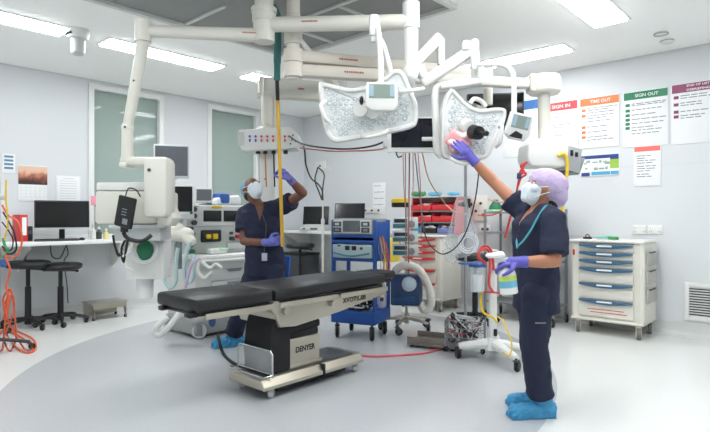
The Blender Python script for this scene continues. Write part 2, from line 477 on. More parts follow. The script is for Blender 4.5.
m_.build('small_pictures', mat('poster_grey', (150, 168, 160), .6), t)
sheet('notice_sheet', 'white paper notice with coral header below the green poster', 'notice', 634, 661, 147, 186.5, .12, mat('poster_coral', (236, 112, 100), .5), None, None, [.24, .3, .36, .42, .5, .56, .62, .7, .76], None)
sheet('notice_sheet', 'pale paper notice of grey lines on the wall behind the pump pole', 'notice', 373, 386, 183, 214, None, None, None, None, [.1, .3, .5, .7, .9], None)
# sockets
for x0, x1, lab in ((633, 646.5, 'white double socket plate above the drawer trolley, left one'), (648.5, 663, 'white double socket plate above the drawer trolley, right one')):
    a0, zt = on_r(x0, 225); a1, _ = on_r(x1, 225); _, zb = on_r(x0, 234)
    t = wall_r('power_socket', lab, 'socket', (a0 + a1) / 2, 0, (zt + zb) / 2, 'socket plates above the drawer trolley')
    m_ = MB(); m_.box((0, -.008, 0), (a1 - a0, .016, zt - zb), .004); m_.build('plate', plastic, t)
    m_ = MB()
    for s in (-1, 1): m_.box((s * .045, -.018, .025), (.022, .008, .018), .003)
    m_.build('switch', plastic, t)
    m_ = MB()
    for s in (-1, 1):
        for q in (-1, 1): m_.box((s * .045 + q * .009, -.0165, -.022), (.004, .003, .014))
    m_.build('pin_slots', dgrey, t)
# vent grille
a0, zt = on_r(684.5, 282); a1, _ = on_r(716, 282); _, zb = on_r(684.5, 319.5)
w, h = a1 - a0, zt - zb
t = wall_r('vent_grille', 'white louvred air vent low on the right wall', 'vent', (a0 + a1) / 2, 0, (zt + zb) / 2)
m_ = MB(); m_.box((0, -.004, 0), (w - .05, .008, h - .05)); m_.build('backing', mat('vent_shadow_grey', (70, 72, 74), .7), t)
m_ = MB()
for s in (-1, 1): m_.box((s * (w / 2 - .022), -.012, 0), (.044, .024, h), .004); m_.box((0, -.012, s * (h / 2 - .022)), (w - .08, .024, .044), .004)
m_.build('frame', plastic, t)
m_ = MB()
n = 12
for k in range(n): m_.box((0, -.012, -h / 2 + .05 + (h - .1) * k / (n - 1)), (w - .08, .010, .007), 0, Matrix.Rotation(.6, 3, 'X'))
m_.build('slats', plastic, t)
# wall plate with sockets, and bracket
def wall_plate(lab, x0, x1, y0, y1, dots, m=plastic, depth=.02):
    a0, zt = on_r(x0, y0); a1, _ = on_r(x1, y0); _, zb = on_r(x0, y1)
    t = wall_r('service_panel', lab, 'wall panel', (a0 + a1) / 2, 0, (zt + zb) / 2)
    w, h = a1 - a0, zt - zb
    m_ = MB(); m_.box((0, -depth / 2, 0), (w, depth, h), .005); m_.build('plate', m, t)
    m_ = MB()
    for u, v in dots: m_.lathe([(.018, 0), (.018, .012), (.01, .016)], (u * w, -depth, v * h), (0, -1, 0), 12)
    m_.build('outlets', dgrey, t)
    return t
wall_plate('beige medical outlet panel on the wall left of the woman', 472, 488, 196, 221, ((.1, .2), (-.2, -.1), (.25, -.25)), cream)
wall_plate('white outlet panel on the wall below the beige panel', 480, 492, 225, 233, ((-.2, 0), (.2, 0)))
wall_plate('white wall bracket plate behind the thin infusion pole', 316, 326, 162, 171, ((0, 0),))
wall_plate('white socket strip on the wall behind the blue rack', 362, 384, 208, 213, ((-.3, 0), (0, 0), (.3, 0)))

# ================================================================== LEFT WALL papers
def wall_l(name, lab, cat, b, z, group=None): return thing(name, lab, cat, room(0.0, b, z), TL, group)
def lsheet(name, lab, cat, x0, x1, yt, yb, m=paper):
    b0, zt = on_l(x0, yt); b1, _ = on_l(x1, yt); _, zb = on_l((x0 + x1) / 2, yb); _, zt = on_l((x0 + x1) / 2, yt)
    w, h = b0 - b1, zt - zb
    t = wall_l(name, lab, cat, (b0 + b1) / 2, (zt + zb) / 2)
    m_ = MB(); m_.box((0, -.005, 0), (w, .008, h), .001); m_.build('page', m, t)
    return t, w, h
t, w, h = lsheet('wall_calendar', 'wall calendar with a red-brown landscape photo above a white page', 'calendar', 18, 47, 166, 201)
cm = bpy.data.materials.new('calendar_photo'); cm.use_nodes = True; nt = cm.node_tree
nz = nt.nodes.new('ShaderNodeTexNoise'); nz.inputs['Scale'].default_value = 14; nz.inputs['Detail'].default_value = 6
tc = nt.nodes.new('ShaderNodeTexCoord'); sx = nt.nodes.new('ShaderNodeSeparateXYZ'); nt.links.new(tc.outputs['Object'], sx.inputs[0]); nt.links.new(tc.outputs['Object'], nz.inputs['Vector'])
ad = nt.nodes.new('ShaderNodeMath'); ad.operation = 'MULTIPLY_ADD'; ad.inputs[1].default_value = .9; nt.links.new(nz.outputs['Fac'], ad.inputs[0])
mr = nt.nodes.new('ShaderNodeMapRange'); mr.inputs['From Min'].default_value = 0; mr.inputs['From Max'].default_value = .2; mr.inputs['To Min'].default_value = -.45; mr.inputs['To Max'].default_value = .62
nt.links.new(sx.outputs['Z'], mr.inputs['Value']); nt.links.new(mr.outputs[0], ad.inputs[2])
cr = nt.nodes.new('ShaderNodeValToRGB'); nt.links.new(ad.outputs[0], cr.inputs[0])
els = cr.color_ramp.elements; els[0].position = .1; els[0].color = lin((58, 34, 30)); els[1].position = 1; els[1].color = lin((222, 190, 168))
for ps, c in ((.35, (132, 74, 58)), (.55, (186, 128, 100)), (.75, (224, 178, 150))):
    q = els.new(ps); q.color = lin(c)
nt.links.new(cr.outputs[0], nt.nodes['Principled BSDF'].inputs['Base Color'])
m_ = MB(); m_.box((0, -.010, h * .23), (w, .003, h * .52)); m_.build('photo', cm, t)
m_ = MB()
for i in range(4):
    for j in range(6): m_.box((-w * .4 + w * .16 * j, -.0095, -h * .12 - h * .085 * i), (w * .05, .002, .006))
m_.build('date_grid', mat('pale_ink', (190, 194, 198), .8), t)
t, w, h = lsheet('notice_sheet', 'white printed notice on the left wall between calendar and window', 'notice', 56, 80, 176, 202)
m_ = MB()
for i in range(9): m_.box((0, -.0095, h * .4 - h * .095 * i), (w * (.7 if i != 0 else .5), .002, .005))
m_.build('text_lines', MATS['pale_ink'], t)
t, w, h = lsheet('notice_sheet', 'narrow label sheet with blue and green stripes at the left edge', 'notice', 2, 15, 154, 173)
m_ = MB()
for i in range(4): m_.box((0, -.0095, h * .36 - h * .2 * i), (w * .7, .002, .025))
m_.build('stripes', mat('label_blue', (92, 130, 160), .7), t)
t, w, h = lsheet('sticky_note', 'pink sticky note on the left edge of the window frame', 'note', 90, 96, 196, 205, pinkm)
t.location += UR * .031
t, w, h = lsheet('notice_sheet', 'small grey card on the window frame under the pink note', 'notice', 94, 104, 207, 222, lgrey)
t.location += UR * .031
# ================================================================== shared pieces
def caster(t, x, y, r=.05, z0=0.0, yaw=0.0, top=None, wm=rubber, fm_=lgrey, wide=.025, name='caster'):
    top = top if top is not None else 2 * r + .04
    c, s = math.cos(yaw), math.sin(yaw)
    cx, cy = x + .02 * c, y + .02 * s
    R = Matrix.Rotation(yaw, 3, 'Z')
    m_ = MB()
    for q in (-1, 1): m_.box(V((cx, cy, z0 + r * 1.15)) + R @ V((-.004, q * (wide / 2 + .005), 0)), (r * 1.0, .005, r * 1.5), .003, R)
    m_.box(V((x, y, z0 + 2 * r + .006)), (r * 1.1, wide + .018, .014), .004, R)
    m_.cyl((x, y, z0 + 2 * r), (x, y, z0 + top), .012)
    f = m_.build(name, fm_, t)
    m_ = MB(); ax = V((-s, c, 0))
    m_.lathe([(r * .5, -wide / 2), (r * .92, -wide / 2), (r, -wide / 4), (r, wide / 4), (r * .92, wide / 2), (r * .5, wide / 2)], (cx, cy, z0 + r), ax, 20)
    m_.build('wheel', wm, f)
    m_ = MB(); m_.cyl(V((cx, cy, z0 + r)) - ax * (wide / 2 + .002), V((cx, cy, z0 + r)) + ax * (wide / 2 + .002), r * .45); m_.build('wheel_hub', lgrey, f)
    return f

def star_base(t, n, R, z, m, wr=.03, rot=0.3, hub=.035, wm=rubber):
    for k in range(n):
        a = rot + 2 * PI * k / n
        m_ = MB()
        m_.tube([(0.02 * math.cos(a), .02 * math.sin(a), z + .03), (R * .55 * math.cos(a), R * .55 * math.sin(a), z + .02), (R * math.cos(a), R * math.sin(a), z)], [.022, .018, .013], 8, 4)
        m_.build('foot', m, t)
        caster(t, R * math.cos(a), R * math.sin(a), wr, 0, a + 2.2, top=z, wm=wm, fm_=dgrey, wide=.03)
    m_ = MB(); m_.lathe([(hub, z - .03), (hub, z + .06), (hub * .7, z + .09)], n=20); m_.build('hub', m, t)

def stool(lab, loc, seat_z, rz, group='black stools'):
    t = thing('work_stool', lab, 'stool', loc, rz, group)
    m_ = MB(); m_.lathe([(.05, -.04), (.19, -.038), (.222, -.022), (.232, .005), (.222, .03), (.19, .04), (0, .036)], (0, 0, seat_z - .035), n=32); m_.build('seat', vinyl, t)
    m_ = MB(); m_.cyl((0, 0, .10), (0, 0, seat_z * .62), .032); m_.cyl((0, 0, seat_z * .6), (0, 0, seat_z - .05), .022); m_.build('column', black, t)
    m_ = MB(); m_.tube([(0, 0, seat_z - .085), (.1, -.03, seat_z - .09), (.17, -.05, seat_z - .1)], .008); m_.ball((.175, -.05, seat_z - .1), .016); m_.build('height_lever', black, t)
    star_base(t, 5, .28, .075, black, .03, .4)
    return t

def monitor(name, lab, loc, rz, w, h, tilt=0.0, bez=black, scr=screen, stand=None, parts=None, thick=.035, label_cat='monitor'):
    "origin at the centre of the screen when stand is None, else on the surface below"
    t = thing(name, lab, label_cat, loc, rz)
    zc = 0 if stand is None else stand
    R = Matrix.Rotation(tilt, 4, 'X'); X = Matrix.Translation(V((0, 0, zc))) @ R
    m_ = MB(); m_.box((0, 0, 0), (w, thick, h), .008); m_.bm.transform(X); m_.build('housing', bez, t)
    m_ = MB(); m_.box((0, -thick / 2 - .001, .004), (w - .03, .004, h - .045)); m_.bm.transform(X); m_.build('screen', scr, t)
    if stand is not None:
        m_ = MB(); m_.box((0, .02, .006), (min(.24, w * .55), .18, .012), .005); m_.box((0, .045, zc / 2 + .02), (.06, .025, zc), .006); m_.build('stand', black, t)
    return t

# ================================================================== OPERATING TABLE
NL = V((-0.95, 3.22, 0))
t = thing('operating_table', 'black padded operating table on a low steel base in the middle of the room', 'operating table', NL, TL)
ZT = .745
def pad(x0, x1, y0, y1, z0, z1, name='pad', dz=0.0):
    m_ = MB(); m_.bx((x0, y0, z0), (x1, y1, z1), .022)
    for v in m_.bm.verts: v.co.z += dz * (v.co.x - x0)
    m_.build(name, vinyl, t)
pad(0.0, .585, 0, .51, ZT - .085, ZT)
pad(.60, 1.795, 0, .51, ZT - .08, ZT, 'pad', .012)
pad(1.81, 2.09, .12, .39, ZT - .055, ZT + .012)
m_ = MB(); m_.bx((.03, .03, ZT - .112), (.585, .48, ZT - .083), .006); m_.bx((.60, .03, ZT - .112), (1.79, .48, ZT - .078), .006); m_.bx((1.79, .16, ZT - .09), (2.07, .35, ZT - .055), .006)
m_.build('pad_plate', black, t)
for y in (-.015, .505):
    m_ = MB()
    for x0, x1 in ((.05, .57), (.63, 1.2), (1.23, 1.80)):
        m_.bx((x0, y - .004, ZT - .128), (x1, y + .006, ZT - .092), .003)
        for q in (.12, .5, .88): m_.cyl((x0 + (x1 - x0) * q, y, ZT - .11), (x0 + (x1 - x0) * q, y + (.05 if y < .2 else -.05), ZT - .11), .009)
    m_.build('side_rail', warmst, t)
for y in (.01, .46):
    m_ = MB(); m_.cyl((.60, y - .02, ZT - .12), (.60, y + .05, ZT - .12), .042); m_.build('joint', warmst, t)
# steel beam under the middle pad
m_ = MB()
m_.prism([(.60, .0), (.66, -.16), (.80, -.17), (1.25, -.125), (1.80, -.05), (1.80, .0)], -.49, -.02, Matrix.Translation(V((0, 0, ZT - .112))) @ FACE.copy() , .006)
bm_ = m_.build('underframe', warmst, t)
m_ = MB(); m_.text('XVOT5000', .27, Matrix.Translation(V((1.42, .0185, ZT - .157))) @ Matrix.Rotation(-.09 * 0, 4, 'Y') @ FACE, .0015, .040, .015); m_.build('lettering', dink, bm_)
m_ = MB(); m_.cyl((1.86, .10, ZT - .085), (1.86, .10, ZT - .20), .03); m_.cyl((1.86, .10, ZT - .06), (1.86, .10, ZT - .085), .02); m_.build('clamp_post', steel, t)
m_ = MB(); m_.cyl((1.86, .10, ZT - .20), (1.86, .10, ZT - .235), .016); m_.build('clamp_tip', black, t)
m_ = MB(); m_.cyl((.70, -.01, ZT - .155), (.70, .03, ZT - .155), .03); m_.cyl((1.15, -.02, ZT - .16), (1.15, .02, ZT - .16), .022); m_.cyl((1.45, -.012, ZT - .145), (1.45, .03, ZT - .145), .012); m_.build('bolt', steel, t)
m_ = MB(); m_.box((.0, .07, ZT - .1), (.06, .07, .03), .006); m_.box((.02, .44, ZT - .1), (.06, .05, .03), .006); m_.build('end_bracket', black, t)
m_ = MB(); m_.cyl((.11, .01, ZT - .1), (.11, .01, ZT - .16), .022, n=16); m_.ball((.11, .01, ZT - .165), .018, 2); m_.build('clamp_knob', navyb, t)
# base
bx0, bx1, by0, by1 = .49, 1.50, -.01, .40
m_ = MB()
prof = [(by0, .072), (by0, .095), (by0 + .035, .14), (by1 - .035, .14), (by1, .095), (by1, .072)]
YZ = Matrix(((0, 0, 1, 0), (1, 0, 0, 0), (0, 1, 0, 0), (0, 0, 0, 1)))
m_.prism(prof, bx0, bx0 + .56, YZ, .012); m_.prism(prof, bx0 + .575, bx1, YZ, .012)
base = m_.build('base_cover', warmst, t)
m_ = MB(); m_.bx((bx0 + .16, by0 + .05, .03), (bx1 - .16, by1 - .05, .07)); m_.bx((bx0 + .555, by0 - .002, .05), (bx0 + .58, by1, .143), .004); m_.build('base_frame', rubber, t)
m_ = MB(); m_.bx((bx0 + .04, by0 + .055, .138), (bx1 - .07, by1 - .055, .149), .004); m_.build('base_top', mat('dark_steel', (104, 104, 104), .3, .8), t)
for x in (bx0 + .09, bx1 - .07):
    for y in (by0 + .035, by1 - .045): caster(t, x, y, .036, 0, .75, top=.09, wm=lgrey, fm_=chrome, wide=.036)
cx0, cx1, cy0, cy1 = .79, 1.08, .07, .34
m_ = MB(); m_.prism([(cx0, cy0), (cx1, cy0), (cx1, cy1), (cx0, cy1)], .145, .36, None, .012); cov = m_.build('column_cover', warmst, t)
m_ = MB(); m_.text('DENYER', .19, Matrix.Translation(V(((cx0 + cx1) / 2 + .005, cy0 - .0005, .275))) @ FACE, .0015, .042, .02); m_.build('lettering', dink, cov)
m_ = MB(); m_.bx((cx0 - .02, cy0 - .015, .15), (cx1 + .02, cy1 + .015, .175), .006); m_.build('column_foot', warmst, t)
m_ = MB()
for k in range(4): m_.bx((cx0 + .005 - .006 * (k % 2), cy0 + .004 - .006 * (k % 2), .357 + .055 * k), (cx1 + .012 * (k % 2), cy1, .357 + .055 * (k + 1) + .004), .016)
m_.bx((cx0 - .1, cy0 + .03, .52), (cx1 + .02, cy1 - .02, .60), .012)
m_.build('bellows', rubber, t)
m_ = MB()
m_.prism([(.60, .15), (.785, .15), (.785, .60), (.66, .60), (.63, .50), (.61, .46), (.595, .30)], -.36, -.05, Matrix(((1, 0, 0, 0), (0, 0, -1, 0), (0, 1, 0, 0), (0, 0, 0, 1))), .018)
m_.bx((.64, .06, .42), (.80, .3, .63), .02)
m_.build('drape_cover', mat('black_cloth', (24, 25, 28), .85, bump=.4, bscale=14), t)
m_ = MB()
G = [(.575, .0, .145), (.575, .0, .30), (.575, .02, .325), (.575, .37, .325), (.575, .40, .30), (.575, .40, .145)]
m_.tube(G, .006, 8, 0); m_.tube([(.575, .0, .165), (.575, .40, .165)], .006, 8, 0); m_.tube([(.575, .0, .16), (.50, .0, .16), (.50, .40, .16), (.575, .40, .16)], .006, 8, 0)
m_.build('wire_guard', chrome, t)
m_ = MB(); m_.bx((.572, .005, .165), (.578, .395, .32)); m_.build('guard_pane', clear_mat('guard_clear', (235, 240, 240), .9), t)

# ================================================================== DRAWER TROLLEYS
def drawer_trolley(lab, a, b, hm, stripe=None, side_bins=True):
    t = thing('drawer_trolley', lab, 'trolley', room(a, b), TR)
    W, D = .36, .25
    m_ = MB(); m_.bx((-W + .05, -D + .02, .17), (W - .05, D - .02, .965), .01)
    for s in (-1, 1): m_.prism([(s * W, -D + .03), (s * W, D - .03), (s * (W - .03), D), (s * (W - .09), D), (s * (W - .09), -D + .015), (s * (W - .03), -D)], .15, .97, None, .008)
    m_.bx((-W, -D, .14), (W, D, .175), .012)
    m_.build('body', cream, t)
    m_ = MB(); m_.bx((-W - .015, -D - .02, .968), (W + .015, D + .01, 1.0), .014); m_.build('worktop', white, t)
    zt = [.955, .872, .79, .705, .545, .372, .19]
    for k in range(6):
        z1, z0 = zt[k] - .004, zt[k + 1] + .004
        m_ = MB(); m_.bx((-W + .093, -D - .004, z0), (W - .093, -D + .03, z1), .004)
        dr = m_.build('drawer', cream, t)
        hw = W - .096
        pts = [(-hw, 0), (-hw, -.018)] + [(-hw + 2 * hw * q / 12, -.018 - .026 * math.sin(PI * q / 12)) for q in range(1, 12)] + [(hw, -.018), (hw, 0)]
        m_ = MB(); m_.prism(pts, 0, .028, Matrix.Translation(V((0, -D - .004, z1))) @ FACE, .004)
        m_.build('handle', hm, dr)
        m_ = MB(); m_.box((-.005, -D - .033, z1 - .016), (.15, .003, .017), .001); m_.build('label_plate', paper, dr)
        if stripe and k == 5:
            m_ = MB(); m_.box((0, -D - .005, z0 + .075), (.36, .003, .007)); m_.box((.03, -D - .005, z0 + .045), (.36, .003, .007)); m_.build('stripe', stripe, dr)
    for x in (-W + .06, W - .06):
        for y in (-D + .05, D - .05): caster(t, x, y, .06, 0, -1.2, top=.15, wm=mat('grey_tyre', (110, 106, 102), .6), fm_=cream, wide=.035)
    if side_bins:
        for k in range(3):
            z = .36 + .19 * k
            m_ = MB(); m_.bx((W + .001, -.17, z), (W + .022, .18, z + .14), .006); bn = m_.build('side_bin', mat('smoke_plastic', (176, 174, 168), .4), t)
            m_ = MB(); m_.tube([(W + .02, -.12, z + .135), (W + .035, 0, z + .14), (W + .02, .12, z + .135)], .008); m_.build('bin_handle', dgrey, bn)
    m_ = MB(); m_.box((-W + .035, -D - .003, .86), (.022, .012, .06), .004); m_.build('lock', red, t)
    return t
drawer_trolley('white drawer trolley with dark blue curved handles by the posters', 5.28, .30, mat('slate_blue_handle', (58, 98, 128), .45), red)
drawer_trolley('white drawer trolley with red curved handles under the red bins', 2.92, .32, red, None, False)

# things lying on the blue-handled trolley
def ontop(a, b, z): return room(a, b, z)
t = thing('tape_dispenser', 'small black holder lying on the left end of the blue-handled trolley', 'holder', ontop(5.06, .44, 1.0), TR)
m_ = MB(); m_.box((0, 0, .012), (.085, .05, .024), .008); m_.build('body', black, t)
m_ = MB(); m_.torus((.0, 0, .032), .018, .006, (0, 1, 0)); m_.build('ring', dgrey, t)
t = thing('folded_cloth', 'pale teal wipes pack lying crumpled on the drawer trolley', 'wipes', ontop(5.22, .42, 1.0), TR + .3)
m_ = MB(); m_.box((0, 0, .02), (.16, .07, .035), .015)
for v in m_.bm.verts: v.co.z += .02 * math.sin(v.co.x * 40) * (v.co.z > .02) + .006
m_.build('pack', mat('pale_teal', (150, 212, 202), .6), t)
t = thing('glove_packet', 'small green packet beside the teal wipes on the drawer trolley', 'packet', ontop(5.33, .46, 1.0), TR - .4)
m_ = MB(); m_.box((0, 0, .018), (.10, .06, .035), .012); m_.build('packet', mat('leaf_green', (70, 150, 96), .5), t)
m_ = MB(); m_.box((.0, 0, .036), (.06, .035, .004), .001); m_.build('label_panel', mat('pale_green', (180, 226, 190), .6), t)

# ================================================================== DESKS
lam = mat('white_laminate', (226, 227, 225), .4)
DZ = .965
b_far, b_near = 3.35, 5.4
t = thing('wall_desk', 'long white wall desk under the calendar and window', 'desk', room(0, 4.4), TL)
m_ = MB(); m_.bx((-1.1, -.6, DZ - .045), (1.05, -.004, DZ), .006); m_.build('top', lam, t)
m_ = MB(); m_.bx((-1.1, -.02, DZ), (1.05, -.004, DZ + .05), .003); m_.build('upstand', lam, t)
for x in (-1.05, -.1, 1.0):
    m_ = MB(); m_.prism([(0, 0), (-.5, 0), (-.5, -.04), (-.04, -.32), (0, -.32)], x - .01, x + .01, Matrix(((0, 0, 1, 0), (1, 0, 0, 0), (0, 1, 0, 0), (0, 0, 0, 1))) @ Matrix.Translation(V((-.004, DZ - .046, 0)))); m_.build('bracket', lam, t)
pp = thing('access_board', 'grey access panel on the wall under the left desk', 'wall panel', room(0.0, on_l(55, 250)[0]), TL)
m_ = MB(); m_.bx((-.42, -.02, .62), (.32, -.012, .93), .002); m_.bx((-.40, -.012, .64), (.30, 0, .91)); m_.build('panel', mat('pale_grey_board', (206, 209, 210), .5), pp)
m_ = MB(); m_.bx((.05, -.03, .63), (.28, -.02, .68), .004); m_.build('socket_strip', plastic, pp)
t = thing('wall_desk', 'white wall desk in the far corner under the two small monitors', 'desk', room(1.15, 0), TR)
m_ = MB(); m_.bx((-1.1, -.6, DZ), (1.08, -.004, DZ + .045), .006); m_.build('top', lam, t)
m_ = MB(); m_.bx((-1.1, -.02, DZ + .045), (1.08, -.004, DZ + .09), .003); m_.build('upstand', lam, t)
for x in (-1.0, 0, 1.0):
    m_ = MB(); m_.prism([(0, 0), (-.5, 0), (-.5, -.04), (-.04, -.32), (0, -.32)], x - .01, x + .01, Matrix(((0, 0, 1, 0), (1, 0, 0, 0), (0, 1, 0, 0), (0, 0, 0, 1))) @ Matrix.Translation(V((-.004, DZ, 0)))); m_.build('bracket', lam, t)

# on the left desk
def on_ldesk(px, py, off):   # off metres from the wall
    b, _ = on_l(px, py, off); return room(off, b, DZ)
monitor('computer_monitor', 'wide black computer monitor on the left wall desk', on_ldesk(62.5, 220, .36), TL - .2, .57, .33, -.03, black, screen, .30)
t = bpy.data.objects['computer_monitor']
m_ = MB(); m_.box((0, -.004, .30 - .158), (.57, .038, .018), .004); m_.build('lower_bezel', lgrey, t)
t = thing('keyboard', 'dark keyboard in front of the left desk monitor', 'keyboard', on_ldesk(57, 236, .50), TL - .12)
m_ = MB(); m_.box((0, 0, .01), (.44, .14, .018), .005); m_.build('case', dgrey, t)
m_ = MB()
for r in range(5):
    for c in range(14): m_.box((-.2 + .0307 * c, -.055 + .027 * r, .022), (.024, .02, .007), .002)
m_.build('keys', black, t)
t = thing('computer_mouse', 'black computer mouse to the right of the dark keyboard', 'mouse', on_ldesk(82, 236, .5), TL)
m_ = MB(); m_.ball((0, 0, .015), (.03, .05, .018)); m_.build('shell', black, t)
m_ = MB(); m_.box((0, .02, .031), (.006, .016, .006), .002); m_.build('scroll_wheel', dgrey, t)
t = thing('ring_binder', 'red and white ring binder standing on the left desk', 'binder', on_ldesk(20, 220, .25), TL + .1)
m_ = MB(); m_.box((0, 0, .15), (.075, .22, .30), .004); m_.build('cover', red, t)
m_ = MB(); m_.box((-.0, -.112, .17), (.045, .004, .2)); m_.build('spine_label', paper, t)
m_ = MB(); m_.box((0, .01, .29), (.055, .19, .022)); m_.build('pages', paper, t)
t = thing('desk_speaker', 'slim black box standing beside the red binder', 'speaker', on_ldesk(28.5, 230, .30), TL)
m_ = MB(); m_.box((0, 0, .085), (.06, .1, .17), .006); m_.build('box', black, t)
m_ = MB(); m_.lathe([(.022, 0), (.02, .004), (0, .002)], (0, -.05, .1), (0, -1, 0)); m_.build('grille', dgrey, t)
for px, m, hh, lab in ((93, plastic, .15, 'white pump bottle on the left desk beside the monitor'), (99, dgrey, .12, 'dark squat bottle on the desk between two pale bottles'), (106, mat('pale_yellow_plastic', (224, 206, 140), .5), .10, 'yellowish bottle on the desk near the pendant tablet')):
    t = thing('desk_bottle', lab, 'bottle', on_ldesk(px, 230, .3), TL, 'small bottles on the left desk')
    m_ = MB(); m_.lathe([(.028, 0), (.032, .005), (.032, hh * .7), (.014, hh * .85), (.014, hh)], n=20); m_.build('bottle', m, t)
    m_ = MB(); m_.lathe([(.017, hh), (.017, hh + .02), (.006, hh + .025), (.006, hh + .04)], n=16); m_.build('cap', white if m is not plastic else lgrey, t)
# cables under the left desk
for pts, lab in (([(50, 243), (52, 256), (60, 258), (66, 246)], 'thin black cable looping under the left desk, left one'), ([(66, 243), (68, 254), (64, 262), (67, 285), (68, 303)], 'thin black cable hanging to the floor under the left desk')):
    m_ = MB(); W3 = []
    for px, py in pts:
        b, z = on_l(px, py, .06); W3.append(room(.06, b, max(z, .01)))
    m_.tube(W3, .006); o = m_.build('power_cable', rubber); tag(o, lab, 'cable')
# stools
stool('black round work stool under the left desk, left of the pair', V(((28 - 355) / F * 5.97, 5.97, 0)), .745, .3)
stool('black round work stool under the left desk, right of the pair', V(((60.5 - 355) / F * 6.2, 6.2, 0)), .70, 1.1)
stool('black stool under the far corner desk behind the man', room(.85, .85), .82, .5)
stool('black stool behind the suction stand near the red-handled trolley', V(((475 - 355) / F * 6.25, 6.25, 0)), .80, .9)
# step stool
b, _ = on_l(104, 305, .35)
t = thing('step_stool', 'low steel step stool on the floor right of the two stools', 'step stool', room(.38, b), TL)
m_ = MB(); m_.bx((-.22, -.15, .185), (.22, .15, .205), .006); m_.build('tread', steel, t)
for s in (-1, 1):
    m_ = MB(); m_.prism([(-.17, .01), (-.14, .01), (-.10, .12), (.10, .12), (.14, .01), (.17, .01), (.15, .186), (-.15, .186)], s * .19 - .006, s * .19 + .006, Matrix(((0, 0, 1, 0), (1, 0, 0, 0), (0, 1, 0, 0), (0, 0, 0, 1)))); m_.build('side_panel', steel, t)
m_ = MB(); m_.bx((-.2, .13, .02), (.2, .142, .186)); m_.bx((-.2, -.15, .13), (.2, -.138, .186)); m_.build('apron', warmst, t)
for sx_ in (-1, 1):
    for sy in (-1, 1): m_ = MB(); m_.cyl((sx_ * .19, sy * .14, 0), (sx_ * .19, sy * .14, .03), .018, n=12); m_.build('rubber_foot', rubber, t)
# on the far desk
def on_rdesk(px, py, off):
    a, _ = on_r(px, py, off); return room(a, off, DZ + .045)
def laptop_station(lab, px, off, w, h):
    p = on_rdesk(px, 215, off)
    t = thing('computer_terminal', lab, 'computer', p, TR + .45)
    R = Matrix.Translation(V((0, .0, .10))) @ Matrix.Rotation(-.16, 4, 'X')
    m_ = MB(); m_.box((0, 0, h / 2), (w, .03, h), .008); m_.bm.transform(R); m_.build('housing', black, t)
    m_ = MB(); m_.box((0, -.0165, h / 2), (w - .03, .004, h - .03)); m_.bm.transform(R); m_.build('screen', screen, t)
    m_ = MB(); m_.box((0, -.02, .03), (w * 1.02, .26, .06), .01); m_.box((0, -.0, .08), (w * .7, .12, .05), .01); m_.build('base_unit', lgrey, t)
    m_ = MB(); m_.box((.03, -.155, .035), (.12, .012, .025), .003); m_.box((-.14, -.152, .035), (.04, .008, .02), .002); m_.build('front_controls', dgrey, t)
    return t
laptop_station('black screen with pale base on the far desk behind the thin pole', 315.5, .45, .44, .30)
laptop_station('black screen with pale base on the far desk above the blue rack', 349, .45, .48, .34)
t = thing('document_box', 'dark storage box standing under the far corner desk', 'box', room(.35, .40), TR)
m_ = MB(); m_.bx((-.25, -.2, 0), (.25, .2, .6), .01); m_.build('box', dgrey, t)
m_ = MB(); m_.bx((-.26, -.21, .6), (.26, .21, .64), .008); m_.build('lid', black, t)
# ================================================================== BLUE RACK with generators
RK = V((0.065, 5.62, 0)); RZ = math.radians(-25)
t = thing('equipment_rack', 'blue wheeled equipment rack behind the head of the operating table', 'rack', RK, RZ)
W, D = .245, .22
m_ = MB(); m_.bx((-W, -D, .155), (W, D, .285), .008); m_.build('base_tray', blue, t)
for x0, x1 in ((-W, -W + .025), (W - .025, W)):
    m_ = MB(); m_.bx((x0, -D + .01, .28), (x1, -D + .07, 1.21), .005)
    m_.bx((x0, D - .07, .28), (x1, D - .01, 1.21), .005); m_.bx((x0 + .004, -D + .06, .80), (x1 - .004, D - .06, 1.19), .002)
    m_.build('side_frame', blue, t)
for z in (.79, .97, 1.03):
    m_ = MB(); m_.bx((-W + .01, -D, z), (W - .01, D, z + .035 if z < 1 else z + .03), .005); m_.build('shelf', blue, t)
m_ = MB(); m_.bx((-W + .02, D - .03, .78), (W - .02, D - .02, 1.15)); m_.build('back_panel', navyb, t)
for x in (-W + .05, W - .05):
    for y in (-D + .05, D - .05): caster(t, x, y, .058, 0, -1.1, top=.16, wm=rubber, fm_=dgrey, wide=.034)
def on_rack(x, y, z): return RK + Matrix.Rotation(RZ, 3, 'Z') @ V((x, y, z))
t = thing('surgical_generator', 'grey generator with a display on the top shelf of the blue rack', 'generator', on_rack(.0, -.02, 1.06), RZ)
m_ = MB(); m_.bx((-.225, -.2, .0), (.225, .18, .165), .012); m_.build('case', mgrey, t)
m_ = MB(); m_.bx((-.215, -.21, .012), (.215, -.195, .155), .008); m_.build('front_panel', lgrey, t)
m_ = MB(); m_.bx((-.10, -.216, .03), (.09, -.206, .145), .004); m_.build('display', mat('display_grey', (96, 104, 108), .15), t)
for x in (-.165, .15):
    for z in (.045, .105):
        m_ = MB(); m_.bx((x - .045, -.215, z - .022), (x + .045, -.207, z + .028), .004); sc_ = m_.build('socket_panel', dgrey, t)
        m_ = MB(); m_.bx((x - .025, -.218, z - .01), (x + .025, -.214, z + .016), .002); m_.build('readout', lgrey if z > .08 else mgrey, sc_)
t = thing('surgical_generator', 'low pale blue-grey generator with curved front on the lower shelf of the blue rack', 'generator', on_rack(0, -.03, .826), RZ)
pg = mat('pale_blue_grey', (170, 188, 194), .4)
m_ = MB(); m_.prism([(-.215, -.2), (-.1, -.235), (.1, -.235), (.215, -.2), (.215, .18), (-.215, .18)], 0, .135, None, .012); m_.build('case', pg, t)
